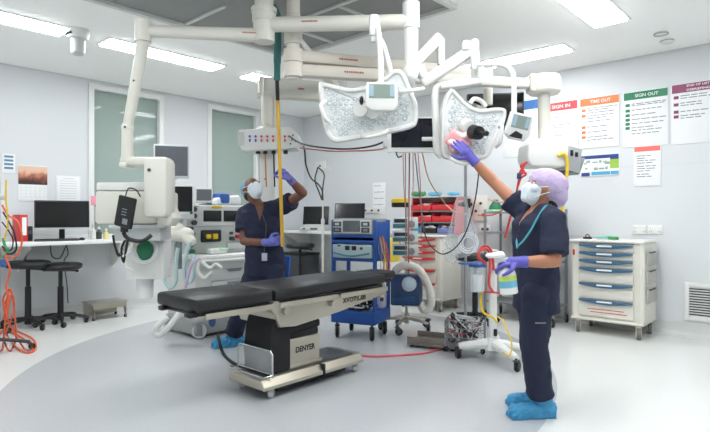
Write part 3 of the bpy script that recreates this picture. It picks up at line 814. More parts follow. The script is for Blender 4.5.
m_ = MB(); m_.tube([(-.2, -.222, .05), (0, -.248, .022), (.2, -.222, .05)], .008); m_.build('trim_band', teal, t)
for x in (-.03, .045):
    m_ = MB(); m_.bx((x - .028, -.242, .08), (x + .02, -.23, .125), .003); m_.build('outlet', black, t)
m_ = MB(); m_.cyl((.12, -.24, .1), (.12, -.225, .1), .014); m_.bx((-.15, -.232, .115), (-.1, -.22, .13), .002); m_.build('switch', dgrey, t)
t = thing('foot_pedal_box', 'pale lilac grey box on the right end of the blue rack base tray', 'box', on_rack(.185, .10, .285), RZ)
m_ = MB(); m_.bx((-.04, -.06, .0), (.04, .08, .16), .012); m_.build('case', mat('pale_lilac_plastic', (186, 188, 206), .5), t)
m_ = MB(); m_.bx((-.02, -.05, .155), (.02, .05, .175), .008); m_.build('handle', black, t)
m_ = MB(); rr = random.Random(3)
for k in range(14):
    x = rr.uniform(-.2, .0); pts = [(rr.uniform(-.21, .21), rr.uniform(-.2, -.02), rr.uniform(.29, .40)) for _ in range(5)]
    m_.tube(pts, .008, 6, 5)
o = m_.build('coiled_cables', black, frame=Matrix.Translation(RK) @ Matrix.Rotation(RZ, 4, 'Z')); tag(o, 'tangle of black cables lying in the blue rack base tray', 'cables', None, 'stuff')
m_ = MB()
for k in range(9):
    pts = [(rr.uniform(-.2, .2), rr.uniform(-.2, -.04), rr.uniform(.32, .42)) for _ in range(4)]
    m_.tube(pts, .008, 6, 5)
o = m_.build('pale_cables', lgrey, frame=Matrix.Translation(RK) @ Matrix.Rotation(RZ, 4, 'Z')); tag(o, 'pale cables tangled with black ones in the blue rack base tray', 'cables', None, 'stuff')
# cable bundle on the right side of the rack
for m2, lab, dx in ((yellow, 'yellow cable loop hanging on the right side of the blue rack', .0), (orange, 'orange cable loop hanging on the right side of the blue rack', .03), (mgrey, 'grey cable bundle hanging down the right side of the blue rack', -.04)):
    m_ = MB()
    for k in range(2):
        q = .07 * k - .03
        m_.tube([on_rack(.265, -.1 + q, 1.05), on_rack(.31 + dx, -.14 + q, .9), on_rack(.33 + dx, -.12 - q, .72 - q), on_rack(.30 + dx + q, -.06, .62), on_rack(.27, .0 + q, .75), on_rack(.26, .02 + q, .95)], .004, 6)
    o = m_.build('hanging_cable', m2); tag(o, lab, 'cable')

# ================================================================== WARMER / PUMP STAND
PS = V((0.563, 5.85, 0))
t = thing('infusion_stand', 'steel infusion stand on a star base of black castors behind the operating table', 'stand', PS, 0)
m_ = MB(); m_.cyl((0, 0, .1), (0, 0, 1.34), .014); m_.build('pole', steel, t)
star_base(t, 5, .29, .11, steel, .04, .5, .03)
for z, lab in ((1.175, 'pale teal infusion pump on the stand, topmost of three'), (1.03, 'pale teal infusion pump on the stand, middle of three'), (.885, 'pale teal infusion pump on the stand, lowest of three')):
    t = thing('infusion_pump', lab, 'pump', PS + V((-.015, -.05, z)), -.12, 'infusion pumps on one stand')
    m_ = MB(); m_.bx((-.14, -.09, -.06), (.135, .035, .062), .014); m_.build('case', mat('pale_teal_case', (206, 218, 218), .4), t)
    m_ = MB(); m_.bx((-.12, -.096, .004), (.02, -.086, .045), .004); m_.build('display', mat('pump_display', (34, 52, 58), .15), t)
    m_ = MB(); m_.bx((-.13, -.098, -.05), (.02, -.086, -.008), .008); m_.build('syringe_tray', mat('pump_teal', (58, 112, 116), .4), t)
    m_ = MB(); m_.lathe([(.038, 0), (.036, .014), (.028, .018)], (.065, -.09, -.012), (0, -1, 0)); m_.build('dial', mgrey, t)
    m_ = MB()
    for k in range(3): m_.box((.04 + .03 * k, -.092, .044), (.02, .006, .016), .003)
    m_.build('keys', plastic, t)
    m_ = MB(); m_.bx((-.02, .03, -.03), (.08, .07, .03), .006); m_.build('pole_clamp', dgrey, t)
t = thing('pole_cap_light', 'yellow and black round alarm box above the infusion pumps', 'alarm box', PS + V((-.07, -.02, 1.345)), 0)
m_ = MB(); m_.lathe([(.09, 0), (.095, .01), (.095, .05), (.085, .056)], n=28); m_.build('body', black, t)
m_ = MB(); m_.lathe([(.10, .05), (.10, .085), (.07, .098), (0, .10)], n=28); m_.build('lid', yellow, t)
t = thing('patient_warmer', 'dark blue patient warming unit clipped low on the infusion stand', 'warming unit', PS + V((-.01, -.13, .30)), -.15)
m_ = MB(); m_.prism([(-.165, -.08), (.13, -.09), (.165, .02), (.165, .11), (-.165, .11)], 0, .33, None, .025); m_.build('case', mat('deep_blue_case', (30, 62, 104), .35), t)
m_ = MB(); m_.lathe([(.062, 0), (.066, .015), (.05, .03), (.03, .034), (0, .036)], (.03, -.088, .235), (0, -1, .1), 28); m_.build('clear_dial', mat('pale_dial', (186, 208, 220), .15), t)
m_ = MB(); m_.torus((.03, -.1, .235), .068, .01, (0, -1, .1)); m_.build('dial_ring', lgrey, t)
m_ = MB(); m_.bx((-.14, -.1, .03), (.1, -.086, .1), .006); m_.build('control_strip', navyb, t)
m_ = MB()
H = [at(393, 276, 5.75), at(398, 268, 5.68), at(408, 265, 5.62), at(419, 270, 5.6), at(427, 283, 5.62), at(431, 297, 5.64), at(430, 307, 5.66), at(424, 310, 5.7), at(420, 303, 5.72)]
Hs = catmull(H, 10)
m_.tube(Hs, .041, 14, 0)
for k in range(2, len(Hs) - 2, 2): m_.torus(Hs[k], .040, .004, tuple((Hs[k + 1] - Hs[k - 1]).normalized()), 16, 6)
o = m_.build('air_hose', cream); tag(o, 'thick ivory corrugated air hose arching over the dark blue warming unit', 'hose')
t = thing('waste_bin', 'white waste bin with a yellow bag standing behind the infusion stand', 'bin', V((.43, 6.75, 0)), TR)
m_ = MB(); m_.prism([(-.11, -.11), (.11, -.11), (.11, .11), (-.11, .11)], 0, .68, None, .02); m_.build('bin', plastic, t)
m_ = MB(); m_.box((0, 0, .82), (.2, .2, .32), .04, None, 3)
for v in m_.bm.verts: v.co.x *= 1 + .1 * math.sin(v.co.z * 30); v.co.y *= 1 + .1 * math.cos(v.co.z * 26)
m_.build('bag', mat('waste_yellow', (226, 200, 70), .5), t)

# ================================================================== RED BIN RACK on the red trolley
BR = room(2.98, .20, 1.0)
t = thing('bin_rack', 'pale tiered rack holding the red bins on the red-handled trolley', 'rack', BR, TR)
BW = .36
for s in (-1, 1):
    m_ = MB(); m_.prism([(-.17, 0), (.15, 0), (.15, .50), (-.12, .50)], s * BW - .006, s * BW + .006, Matrix(((0, 0, 1, 0), (1, 0, 0, 0), (0, 1, 0, 0), (0, 0, 0, 1)))); m_.build('side_panel', mat('clear_red', (222, 110, 116), .3), t)
m_ = MB(); m_.bx((-BW - .03, -.16, .50), (BW + .03, .16, .52), .004); m_.build('top_shelf', lgrey, t)
m_ = MB(); m_.bx((-BW, .13, .0), (BW, .145, .5)); m_.build('back_panel', lgrey, t)
for z in (.005, .155, .31):
    m_ = MB(); m_.bx((-BW, -.15, z), (BW, .14, z + .01)); m_.build('shelf', lgrey, t)
def bin_(lab, x, w, z, h, m, fill=None, grp='storage bins in the rack'):
    t = thing('storage_bin', lab, 'bin', BR + Matrix.Rotation(TR, 3, 'Z') @ V((x, -.03, z)), TR, grp)
    m_ = MB(); d = .13
    m_.bx((-w / 2, -d, 0), (w / 2, .13, .008)); m_.bx((-w / 2, .122, 0), (w / 2, .13, h)); m_.bx((-w / 2, -d, 0), (w / 2, -d + .008, h * .62), .003)
    for s in (-1, 1): m_.prism([(-d, 0), (.13, 0), (.13, h), (-d + .05, h), (-d, h * .62)], s * (w / 2 - .004) - .004, s * (w / 2 - .004) + .004, Matrix(((0, 0, 1, 0), (1, 0, 0, 0), (0, 1, 0, 0), (0, 0, 0, 1))))
    m_.build('tray', m, t)
    if fill:
        rr = random.Random(int(x * 1000 + z * 100) + 7)
        m_ = MB()
        for k in range(9):
            m_.box((rr.uniform(-w / 2 + .04, w / 2 - .04), rr.uniform(-.09, .06), h * .55 + rr.uniform(0, .03)), (.07, .05, .02), .006, Matrix.Rotation(rr.uniform(-1, 1), 3, 'Z') @ Matrix.Rotation(rr.uniform(-.5, .5), 3, 'X'))
        m_.build('packets', fill, t)
    return t
redbin = mat('red_bin', (206, 48, 54), .35)
bin_('red bin of packets in the top row of the rack, left one', -.18, .34, .325, .12, redbin, mat('pale_packet', (226, 200, 196), .6))
bin_('red bin of packets in the top row of the rack, right one', .175, .34, .325, .12, redbin, mat('dark_packet', (110, 40, 42), .6))
bin_('red bin of white packets in the middle row of the rack, left one', -.18, .34, .17, .12, redbin, mat('white_packet', (232, 228, 228), .6))
bin_('red bin of red packets in the middle row of the rack, right one', .175, .34, .17, .12, redbin, mat('red_packet', (214, 88, 84), .6))
bin_('cyan bin in the bottom row of the rack', -.26, .17, .018, .11, mat('cyan_bin', (42, 128, 160), .4), mat('blue_packet', (60, 140, 170), .6))
bin_('black bin in the bottom row of the rack', -.04, .22, .018, .11, mat('black_bin', (26, 26, 28), .4), mat('white_packet', (232, 228, 228), .6))
bin_('lilac-blue bin in the bottom row of the rack', .21, .24, .018, .11, mat('lilac_bin', (110, 120, 178), .4), mat('pale_packet', (226, 200, 196), .6))
def crumpled(name, lab, cat, p, m, sx_, sy, sz, rz=0, seed=1):
    rr = random.Random(seed); t = thing(name, lab, cat, p, rz)
    m_ = MB(); m_.ball((0, 0, sz * .5), (sx_, sy, sz * .5), 3)
    for v in m_.bm.verts:
        v.co *= 1 + .18 * math.sin(v.co.x * 70 + seed) * math.cos(v.co.y * 60)
        v.co.z = max(v.co.z, 0)
    m_.build('wrap', m, t)
    m_ = MB(); m_.tube([(-sx_ * .8, 0, sz * .5), (0, -sy * .5, sz), (sx_ * .9, 0, sz * .4)], .006); m_.build('tie', white, t)
def on_top(x, y): return BR + Matrix.Rotation(TR, 3, 'Z') @ V((x, y, .52))
crumpled('cap_packet', 'green crumpled packet on top of the red bin rack, left end', 'packet', on_top(-.30, -.05), mat('leaf_green', (70, 150, 96), .5), .12, .07, .08, TR, 1)
crumpled('cap_packet', 'light blue crumpled packet on top of the red bin rack beside the green one', 'packet', on_top(-.04, -.02), mat('sky_packet', (110, 186, 222), .5), .10, .06, .07, TR, 2)
crumpled('cap_packet', 'light blue crumpled packet on top of the red bin rack, right end', 'packet', on_top(.26, -.03), mat('sky_packet', (110, 186, 222), .5), .09, .06, .06, TR, 3)

# ================================================================== GREY SHELF TROLLEY behind the woman
ST = room(4.28, .30)
t = thing('shelf_trolley', 'grey steel shelf trolley behind the woman', 'trolley', ST, TR)
for x in (-.42, .42):
    for y in (-.2, .2):
        m_ = MB(); m_.cyl((x, y, .12), (x, y, 1.33), .017); m_.build('post', mat('grey_steel', (150, 152, 154), .4, .6), t)
        caster(t, x, y, .05, 0, -1.0, top=.14, wm=rubber, fm_=mgrey)
for z in (.22, .72, 1.06, 1.30):
    m_ = MB(); m_.bx((-.43, -.21, z - .02), (.43, .21, z), .005); m_.build('shelf', mat('grey_steel', (150, 152, 154), .4, .6), t)
t = thing('breathing_mask', 'green rounded mask on the top shelf of the grey trolley', 'mask', room(3.96, .42, 1.30), TR)
m_ = MB(); m_.lathe([(.07, 0), (.085, .02), (.075, .07), (.04, .12), (.03, .15), (.0, .152)], n=24); m_.build('cup', green, t)
m_ = MB(); m_.torus((0, 0, .015), .085, .012); m_.build('rim', mat('pale_green', (180, 226, 190), .6), t)

# ================================================================== SUCTION STAND near the woman
SS = V((1.19, 4.62, 0))
t = thing('suction_stand', 'white suction stand on four black castors left of the woman', 'stand', SS, 0)
m_ = MB(); m_.box((0, 0, .50), (.065, .05, .80), .012); m_.build('post', plastic, t)
for e, p in enumerate((V((.10, -.34, 0)), V((-.28, .06, 0)), V((.14, .40, 0)), V((.30, -.06, 0)))):
    m_ = MB(); m_.tube([(0, 0, .15), (p.x * .5, p.y * .5, .135), (p.x, p.y, .11)], [.045, .036, .028], 10, 4); m_.build('foot', plastic, t)
    caster(t, p.x, p.y, .042, 0, .8 + e, top=.11, wm=rubber, fm_=dgrey)
m_ = MB(); m_.lathe([(.07, .10), (.06, .16), (.045, .2)], n=20); m_.build('hub', plastic, t)
m_ = MB(); m_.box((.0, 0, .92), (.085, .07, .08), .012); m_.build('head', plastic, t)
m_ = MB(); m_.box((.015, -.03, .25), (.03, .02, .06), .006); m_.build('pedal_switch', black, t)
t = thing('suction_canister', 'clear suction canister with a blue lid hanging on the white stand', 'canister', V((1.055, 4.60, .60)), 0)
m_ = MB(); m_.lathe([(.055, 0), (.062, .01), (.07, .22), (.068, .225), (.06, .22), (.052, .015), (0, .012)], n=28); m_.build('jar', clear, t)
m_ = MB(); m_.lathe([(.05, .005), (.055, .012), (.062, .15), (0, .152)], n=24); m_.build('liner', mat('white_liner', (226, 228, 230), .5), t)
m_ = MB(); m_.lathe([(.076, .215), (.078, .24), (.05, .255), (.02, .262), (0, .262)], n=28); m_.bx((-.16, -.05, .235), (.06, .05, .25), .006); m_.build('lid', mat('lid_blue', (40, 84, 150), .4), t)
m_ = MB()
m_.tube([at(486, 264, 4.55), at(479, 257, 4.52), at(480, 251, 4.52), at(486, 249, 4.53), at(490, 254, 4.53), at(490, 268, 4.53), at(489, 284, 4.54), at(493, 292, 4.55)], .012, 10)
m_.tube([at(481, 264, 4.6), at(478, 256, 4.58), at(481, 248, 4.57), at(487, 246, 4.57), at(492, 253, 4.58), at(494, 270, 4.58)], .010, 10)
o = m_.build('suction_tube', mat('red_tubing', (206, 70, 70), .35)); tag(o, 'thick red tubing looped over the canister on the white suction stand', 'tube')
m_ = MB(); m_.tube([at(481, 292, 4.6), at(481, 305, 4.58), at(484, 313, 4.55), at(492, 317, 4.5), at(497, 322, 4.5)], .010, 10)
o = m_.build('suction_tube', yellow); tag(o, 'yellow tube hanging below the clear suction canister', 'tube')
m_ = MB(); m_.tube([at(497, 316, 4.4), at(504, 322, 4.35), at(508, 332, 4.3), at(512, 346, 4.28), at(509, 356, 4.26), at(503, 352, 4.3)], .006, 8)
o = m_.build('floor_cable', yellow); tag(o, 'thin yellow cable trailing down beside the base of the white suction stand', 'cable')
m_ = MB(); m_.tube([at(480, 291, 4.6), at(487, 292, 4.55), at(500, 293, 4.5)], .008, 8); o = m_.build('clamp_strap', red); tag(o, 'thin red strap around the white suction stand post', 'strap')
# wire basket on the floor side
BK = V((1.0, 4.84, .10))
t = thing('wire_basket', 'wire basket of cables low beside the white suction stand', 'basket', BK, -.3)
m_ = MB()
w, d, h = .17, .13, .22
for z in (0, .07, .15, h): m_.tube([(-w, -d, z), (w, -d, z), (w, d, z), (-w, d, z), (-w, -d, z)], .004, 6, 0)
for k in range(8):
    x = -w + 2 * w * k / 7
    for y in (-d, d): m_.tube([(x, y, 0), (x, y, h)], .003, 5, 0)
for k in range(1, 6):
    y = -d + 2 * d * k / 6
    for x in (-w, w): m_.tube([(x, y, 0), (x, y, h)], .003, 5, 0)
    m_.tube([(-w, y, 0), (w, y, 0)], .003, 5, 0)
m_.build('wire_frame', mgrey, t)
rr = random.Random(11)
FM_ = FRAME[t.name]
for m2, n, lab in ((black, 5, 'tangle of black cables in the wire basket'), (lgrey, 4, 'tangle of pale cables in the wire basket'), (mat('dull_red_cable', (170, 80, 76), .5), 2, 'dull red cables in the wire basket')):
    m_ = MB()
    for k in range(n): m_.tube([(rr.uniform(-.15, .15), rr.uniform(-.11, .11), rr.uniform(.02, .26)) for _ in range(5)], .007, 6, 5)
    o = m_.build('basket_cables', m2, frame=FM_); tag(o, lab, 'cables', None, 'stuff')
t = thing('equipment_tray', 'low brown-grey metal tray on the floor left of the wire basket', 'tray', V((.78, 5.15, 0)), -.45)
m_ = MB(); m_.bx((-.24, -.16, .02), (.24, .16, .05), .008); m_.bx((-.24, -.16, .05), (.24, -.145, .10), .004); m_.bx((-.24, .145, .05), (.24, .16, .10), .004); m_.build('tray', mat('taupe_metal', (132, 124, 116), .4, .4), t)
for x in (-.2, .2):
    for y in (-.12, .12): m_ = MB(); m_.cyl((x, y, 0), (x, y, .025), .02, n=12); m_.build('rubber_foot', rubber, t)
# infusion pole with drape bag
IP = V((1.045, 5.06, 0))
t = thing('infusion_pole', 'tall grey infusion pole with black clamp left of the woman', 'pole', IP, 0)
m_ = MB(); m_.cyl((0, 0, .07), (0, 0, 1.78), .014); m_.build('pole', mat('grey_steel', (150, 152, 154), .4, .6), t)
for k in range(4):
    a = .5 + k * PI / 2
    m_ = MB(); m_.tube([(0, 0, .09), (.1 * math.cos(a), .1 * math.sin(a), .07), (.22 * math.cos(a), .22 * math.sin(a), .055)], .012); m_.build('foot', mgrey, t)
    caster(t, .22 * math.cos(a), .22 * math.sin(a), .022, 0, a, top=.055, fm_=dgrey, wide=.02)
m_ = MB(); m_.tube([(-.1, 0, 1.74), (-.08, 0, 1.78), (0, 0, 1.77), (.08, 0, 1.78), (.1, 0, 1.74)], .006); m_.build('hook', steel, t)
m_ = MB(); m_.box((0, -.01, 1.36), (.09, .05, .045), .008); m_.cyl((-.07, -.01, 1.36), (.06, -.01, 1.36), .017); m_.box((.02, -.02, 1.37), (.04, .06, .09), .008); m_.build('clamp', black, t)
m_ = MB(); m_.box((0, -.02, .14), (.05, .05, .13), .01); m_.cyl((0, -.02, .06), (0, -.02, .02), .03); m_.build('foot_clamp', navyb, t)
bagm = clear_mat('clear_film', (226, 232, 236), .80, .15)
t = thing('drape_bag', 'clear plastic bag bundled on the infusion pole left of the woman', 'bag', IP + V((-.04, -.06, .0)), 0)
m_ = MB()
m_.prism([(-.06, 1.42), (.03, 1.42), (.05, 1.24), (.11, 1.12), (.12, .98), (.06, .88), (-.02, .86), (-.09, .90), (-.17, 1.0), (-.11, 1.16)], -.02, .06, FACE, .02)
for v in m_.bm.verts: v.co.y += .025 * math.sin(v.co.x * 50 + v.co.z * 33)
m_.build('film', bagm, t)
m_ = MB()
for R_ in (.055, .075, .095): m_.torus((.045, -.035, 1.0), R_, .007, (.1, -1, .1))
m_.build('coiled_tube', mat('pale_tubing', (222, 226, 228), .3), t)
m_ = MB(); m_.prism([(-.20, .93), (-.08, .98), (-.04, .87), (-.09, .80), (-.16, .84)], .02, .05, FACE, .01); m_.build('wrapper', bagm, t)

# ================================================================== THIN WHITE POLE in the far corner
t = thing('infusion_pole', 'thin white infusion pole in front of the far corner desk', 'pole', V((-.415, 6.9, 0)), 0)
m_ = MB(); m_.cyl((0, 0, .08), (0, 0, 1.2), .016); m_.cyl((0, 0, 1.15), (0, 0, 1.88), .010); m_.build('pole', white, t)
m_ = MB(); m_.lathe([(.022, 1.14), (.024, 1.2), (.014, 1.22)], n=16); m_.build('collar', lgrey, t)
m_ = MB(); m_.tube([(-.1, 0, 1.84), (-.08, 0, 1.88), (0, 0, 1.87), (.08, 0, 1.88), (.1, 0, 1.84)], .006); m_.build('hook', white, t)
for k in range(5):
    a = .2 + k * 2 * PI / 5
    m_ = MB(); m_.tube([(0, 0, .1), (.14 * math.cos(a), .14 * math.sin(a), .09), (.26 * math.cos(a), .26 * math.sin(a), .07)], .013); m_.build('foot', white, t)
    caster(t, .26 * math.cos(a), .26 * math.sin(a), .028, 0, a, top=.07, fm_=dgrey, wide=.022)

# ================================================================== ANAESTHESIA MACHINE
AM = V((-1.60, 5.42, 0))
t = thing('anaesthesia_machine', 'pale grey anaesthesia machine with drawers and gauges behind the man', 'medical machine', AM, TL)
ag = mat('machine_grey', (206, 208, 204), .4); ag2 = mat('machine_panel', (184, 190, 186), .4)
m_ = MB(); m_.bx((-.02, .0, .0), (.80, .64, .16), .03)
for v in m_.bm.verts: v.co.z += .03
m_.build('base', mat('base_grey', (150, 152, 150), .5), t)
m_ = MB(); m_.bx((.02, .06, .17), (.77, .64, .83), .015); m_.build('cabinet', ag, t)
for k, (z0, z1) in enumerate(((.20, .40), (.41, .56), (.57, .70))):
    m_ = MB(); m_.bx((.20, .035, z0), (.74, .07, z1), .008); dr = m_.build('drawer', ag, t)
    m_ = MB(); m_.prism([(-.10, 0), (.10, 0), (.07, -.03), (-.07, -.03)], 0, .02, Matrix.Translation(V((.47, .035, z1 - .015))) @ FACE, .004); m_.build('handle', mgrey, dr)
m_ = MB(); m_.bx((-.04, -.05, .80), (.82, .64, .845), .018); m_.tube([(-.04, -.06, .79), (.2, -.09, .79), (.6, -.09, .79), (.82, -.06, .79)], .016); m_.build('worktop', plastic, t)
m_ = MB(); m_.bx((.0, .22, .845), (.80, .62, 1.37), .015); m_.build('upper_body', ag2, t)
m_ = MB(); m_.bx((.0, .205, 1.14), (.80, .225, 1.36), .01); up = m_.build('ventilator_panel', ag, t)
m_ = MB(); m_.bx((.20, .195, 1.19), (.42, .21, 1.31), .006); m_.bx((.45, .195, 1.19), (.72, .21, 1.31), .006); m_.build('dark_window', black, up)
m_ = MB()
for z in (1.18, 1.25, 1.32): m_.cyl((.08, .17, z), (.08, .21, z), .026)
m_.build('knob', dgrey, up)
m_ = MB(); m_.bx((.30, .19, 1.335), (.42, .206, 1.36), .003); m_.build('yellow_label', yellow, up)
m_ = MB(); m_.bx((.17, .195, .97), (.42, .222, 1.10), .02); m_.build('vaporiser_window', black, t)
m_ = MB(); m_.box((.25, .185, 1.03), (.06, .03, .05), .01); m_.box((.335, .187, 1.03), (.06, .03, .06), .01); m_.build('yellow_insert', yellow, t)
for x, m2, z0 in ((.03, green, .96), (.03, dgrey, 1.06), (.52, dgrey, 1.0), (.60, red, 1.02), (.66, mat('brass_knob', (160, 120, 70), .4, .5), 1.0), (.03, green, .88)):
    m_ = MB(); m_.cyl((x + .03, .165, z0), (x + .03, .222, z0), .022); m_.cyl((x + .03, .19, z0 + .06), (x + .03, .222, z0 + .06), .016); m_.build('gauge_knob', m2, t)
m_ = MB(); m_.bx((.5, .2, .88), (.75, .222, .95), .005); m_.build('flow_meter', lgrey, t)
for x in (.02, .74):
    for y in (.03, .60): caster(t, x, y, .075, 0, -.6, top=.18, wm=lgrey, fm_=mgrey, wide=.05)
def on_am(x, y, z): return AM + Matrix.Rotation(TL, 3, 'Z') @ V((x, y, z))
monitor('patient_monitor', 'large grey flat monitor above the anaesthesia machine', at(171.5, 161.5, 5.75), .35, .36, .36, 0, mat('monitor_silver', (206, 210, 212), .4), mat('grey_screen', (104, 108, 114), .2), None)
m_ = MB(); m_.tube([at(172, 175, 5.80), at(175, 186, 5.85), at(186, 200, 5.95), on_am(.2, .4, 1.37)], .022, 10); m_.box(at(172, 176, 5.80), (.1, .05, .08), .01)
o = m_.build('monitor_arm', lgrey); tag(o, 'grey support arm under the large grey flat monitor', 'arm')
t = monitor('patient_monitor', 'dark portrait screen in a pale case at the left of the anaesthesia machine', at(181, 199.5, 5.45), .30, .25, .30, .02, plastic, screen, None, thick=.05)
m_ = MB(); m_.box((.02, .02, -.17), (.22, .08, .06), .01); m_.box((-.02, .06, -.25), (.08, .05, .14), .01); m_.build('mount', lgrey, t)
m_ = MB(); m_.cyl((.10, -.03, -.135), (.10, -.02, -.135), .016); m_.build('dial', green, t)
t = monitor('patient_monitor', 'small grey screen standing on top of the anaesthesia machine', on_am(.36, .45, 1.37), TL - .6, .19, .17, 0, plastic, mat('grey_screen', (112, 116, 122), .2), .11, thick=.07)
t = thing('linen_pack', 'blue and white plastic wrapped linen pack on top of the anaesthesia machine', 'pack', on_am(.58, .40, 1.37), TL)
m_ = MB(); m_.box((0, 0, .06), (.34, .24, .12), .04, None, 3)
for v in m_.bm.verts: v.co.z *= 1 + .25 * math.sin(v.co.x * 14 + 1) + .1 * math.cos(v.co.y * 40)
m_.build('wrap', mat('white_wrapper', (232, 234, 236), .4), t)
m_ = MB(); m_.box((-.06, -.02, .075), (.14, .215, .12), .03)
m_.build('blue_fold', mat('linen_blue', (52, 96, 170), .7), t)
t = thing('glove_box', 'white and green supplies lying on the machine worktop', 'box', on_am(.28, .08, .845), TL)
m_ = MB(); m_.box((0, 0, .03), (.2, .11, .06), .02); m_.build('pack', plastic, t)
m_ = MB(); m_.box((.06, -.03, .05), (.1, .06, .03), .01); m_.build('green_fold', mat('pale_green', (180, 226, 190), .6), t)
# breathing bag, absorber and tubes at the left end of the machine
t = thing('breathing_absorber', 'bulky ivory breathing circuit block with a dropping spout beside the machine', 'breathing unit', at(180, 235, 5.35), TL - .9)
m_ = MB(); m_.capsule((-.07, 0, .02), (.07, 0, .0), .085, .075); m_.capsule((.05, -.02, .0), (.13, -.04, -.06), .055, .05); m_.ball((-.03, .0, .06), (.08, .08, .06)); m_.build('body', cream, t)
m_ = MB(); m_.cyl((-.09, 0, -.08), (-.09, 0, -.22), .045); m_.build('stem', lgrey, t)
m_ = MB(); m_.cyl((-.02, .02, -.06), (-.02, .02, -.34), .03); m_.build('support', mgrey, t)
tealtube = mat('pale_teal_tube', (184, 208, 208), .35)
for pts, lab in (([(168, 232), (163, 244), (162, 262), (164, 278), (170, 288), (176, 280), (176, 262), (178, 248)], 'pale teal breathing hose hanging in a loop left of the machine drawers'), ([(190, 242), (186, 254), (184, 268), (186, 282), (192, 280), (194, 266), (192, 254)], 'pale teal breathing hose loop in front of the machine drawers')):
    m_ = MB(); m_.tube([at(x, y, 5.25) for x, y in pts], .019, 10); o = m_.build('breathing_hose', tealtube); tag(o, lab, 'hose')
for pts, m2, lab in (([(200, 258), (192, 264), (188, 276), (184, 292), (180, 302)], mat('lilac_tube', (196, 180, 206), .4), 'lilac grey tube hanging off the front of the machine worktop'), ([(202, 262), (210, 268), (216, 264), (222, 268)], white, 'white cable draped along the machine worktop edge'), ([(200, 260), (198, 270), (204, 278), (212, 272)], white, 'white cable looping under the machine worktop corner')):
    m_ = MB(); m_.tube([at(x, y, 5.12) for x, y in pts], .016, 8); o = m_.build('draped_tube', m2); tag(o, lab, 'tube')
m_ = MB(); m_.tube([at(168, 317, 5.15), at(158, 325, 5.1), at(155, 332, 5.1), at(160, 335, 5.1), at(168, 328, 5.1), at(176, 318, 5.1), at(181, 311, 5.15)], .03, 10)
o = m_.build('corrugated_hose', plastic); tag(o, 'thick white hose bending over the floor left of the machine', 'hose')
m_ = MB(); Hh = at(190, 208, 5.5)
m_.tube([at(160, 206, 5.45), at(190, 206, 5.5), at(198, 206, 5.55)], .010, 8); o = m_.build('steel_rail', steel); tag(o, 'thin steel rail between the pendant box and the anaesthesia machine', 'rail')
# ================================================================== CEILING HUBS, PENDANTS, SURGICAL LIGHTS
pend = mat('pendant_white', (212, 210, 200), .4, var=.015)
warmw = mat('pendant_warm_white', (208, 201, 190), .45, var=.015)
def root_at(name, lab, cat, p, rz=0, group=None): return thing(name, lab, cat, p, rz, group)
H1 = V((-.68, 4.0, 0)); H2 = V((-.475, 4.12, 0))
def armbox(m_, p0, p1, w, h, bev=.02):
    p0 = V(p0); p1 = V(p1); d = p1 - p0; L_ = d.length
    x = d.normalized(); y = V((0, 0, 1)).cross(x).normalized(); z = x.cross(y)
    R = Matrix((x, y, z)).transposed()
    m_.box((p0 + p1) / 2, (L_, w, h), bev, R)
def mark(t, p0, p1, f, side, h, w_, dz=0.0, parent=None):
    "small printed mark on the camera side of an arm"
    p0 = V(p0); p1 = V(p1); d = (p1 - p0).normalized(); n = V((d.y, -d.x, 0)).normalized()
    if n.y > 0: n = -n
    c = p0.lerp(p1, f) + n * side + V((0, 0, dz))
    R = Matrix((d, n, d.cross(n))).transposed()
    m_ = MB(); x = -w_ / 2
    for k in range(9):
        m_.box(c + d * (x + w_ * k / 8), (w_ / 11, .002, h * (.8 + .2 * (k % 2))), 0, R)
    m_.build('printed_mark', mat('mark_red', (160, 86, 80), .6), parent or t, world=True)

# hub columns
t = root_at('ceiling_hub', 'thick ivory ceiling hub column at the top centre, left one', 'ceiling column', V((H1.x, H1.y, ROOM_H)))
m_ = MB(); m_.cyl((0, 0, -.0), (0, 0, -.20), .070); m_.cyl((0, 0, -.20), (0, 0, -.235), .095, n=32); m_.cyl((0, 0, -.235), (0, 0, -.30), .088, n=32); m_.build('column', pend, t)
m_ = MB(); m_.cyl((0, 0, -.30), (0, 0, -.435), .072, n=32); m_.build('bearing', warmw, t)
t = root_at('ceiling_hub', 'slimmer ivory ceiling column right of the thick hub, carrying stacked arms', 'ceiling column', V((H2.x, H2.y, ROOM_H)))
m_ = MB(); m_.cyl((0, 0, 0), (0, 0, -.70), .052, n=28); m_.build('column', pend, t)
for z in (-.20, -.46, -.56, -.66):
    m_ = MB(); m_.cyl((0, 0, z), (0, 0, z - .012), .055, n=28); m_.build('collar', warmw, t)

# ---- left pendant: a1 arm, drop arm, bracket, tower
E1 = at(143, 31, 3.85)
t = root_at('equipment_pendant', 'ivory ceiling pendant with a rounded tower and shelf box at left', 'pendant', V((E1.x, E1.y, 1.0)))
s0 = V((H1.x, H1.y, E1.z + 0.0)); s0.z = 2.60
m_ = MB(); d = (E1 - s0).normalized(); m_.cyl(s0 + d * .06, E1, .052, .042, 24); m_.cyl(s0 + V((0, 0, .05)), s0 - V((0, 0, .05)), .078, n=28)
ar = m_.build('arm', pend, t, True)
mark(t, s0, E1, .12, .0515, .012, .10, 0, ar)
m_ = MB(); m_.cyl(E1 + V((0, 0, .075)), E1 - V((0, 0, .08)), .058, n=28); m_.build('elbow', pend, t, True)
K1 = at(140, 62, 3.87); K2 = at(127.5, 128, 3.92); K3 = at(127.5, 162, 3.92)
m_ = MB(); m_.cyl(E1 - V((0, 0, .07)), K1, .047, .042, 24); m_.cyl(K1 + V((0, 0, .01)), K2, .044, .036, 24); m_.ball(K2, .045); m_.cyl(K2, K3, .04, .044, 24); m_.build('drop_arm', pend, t, True)
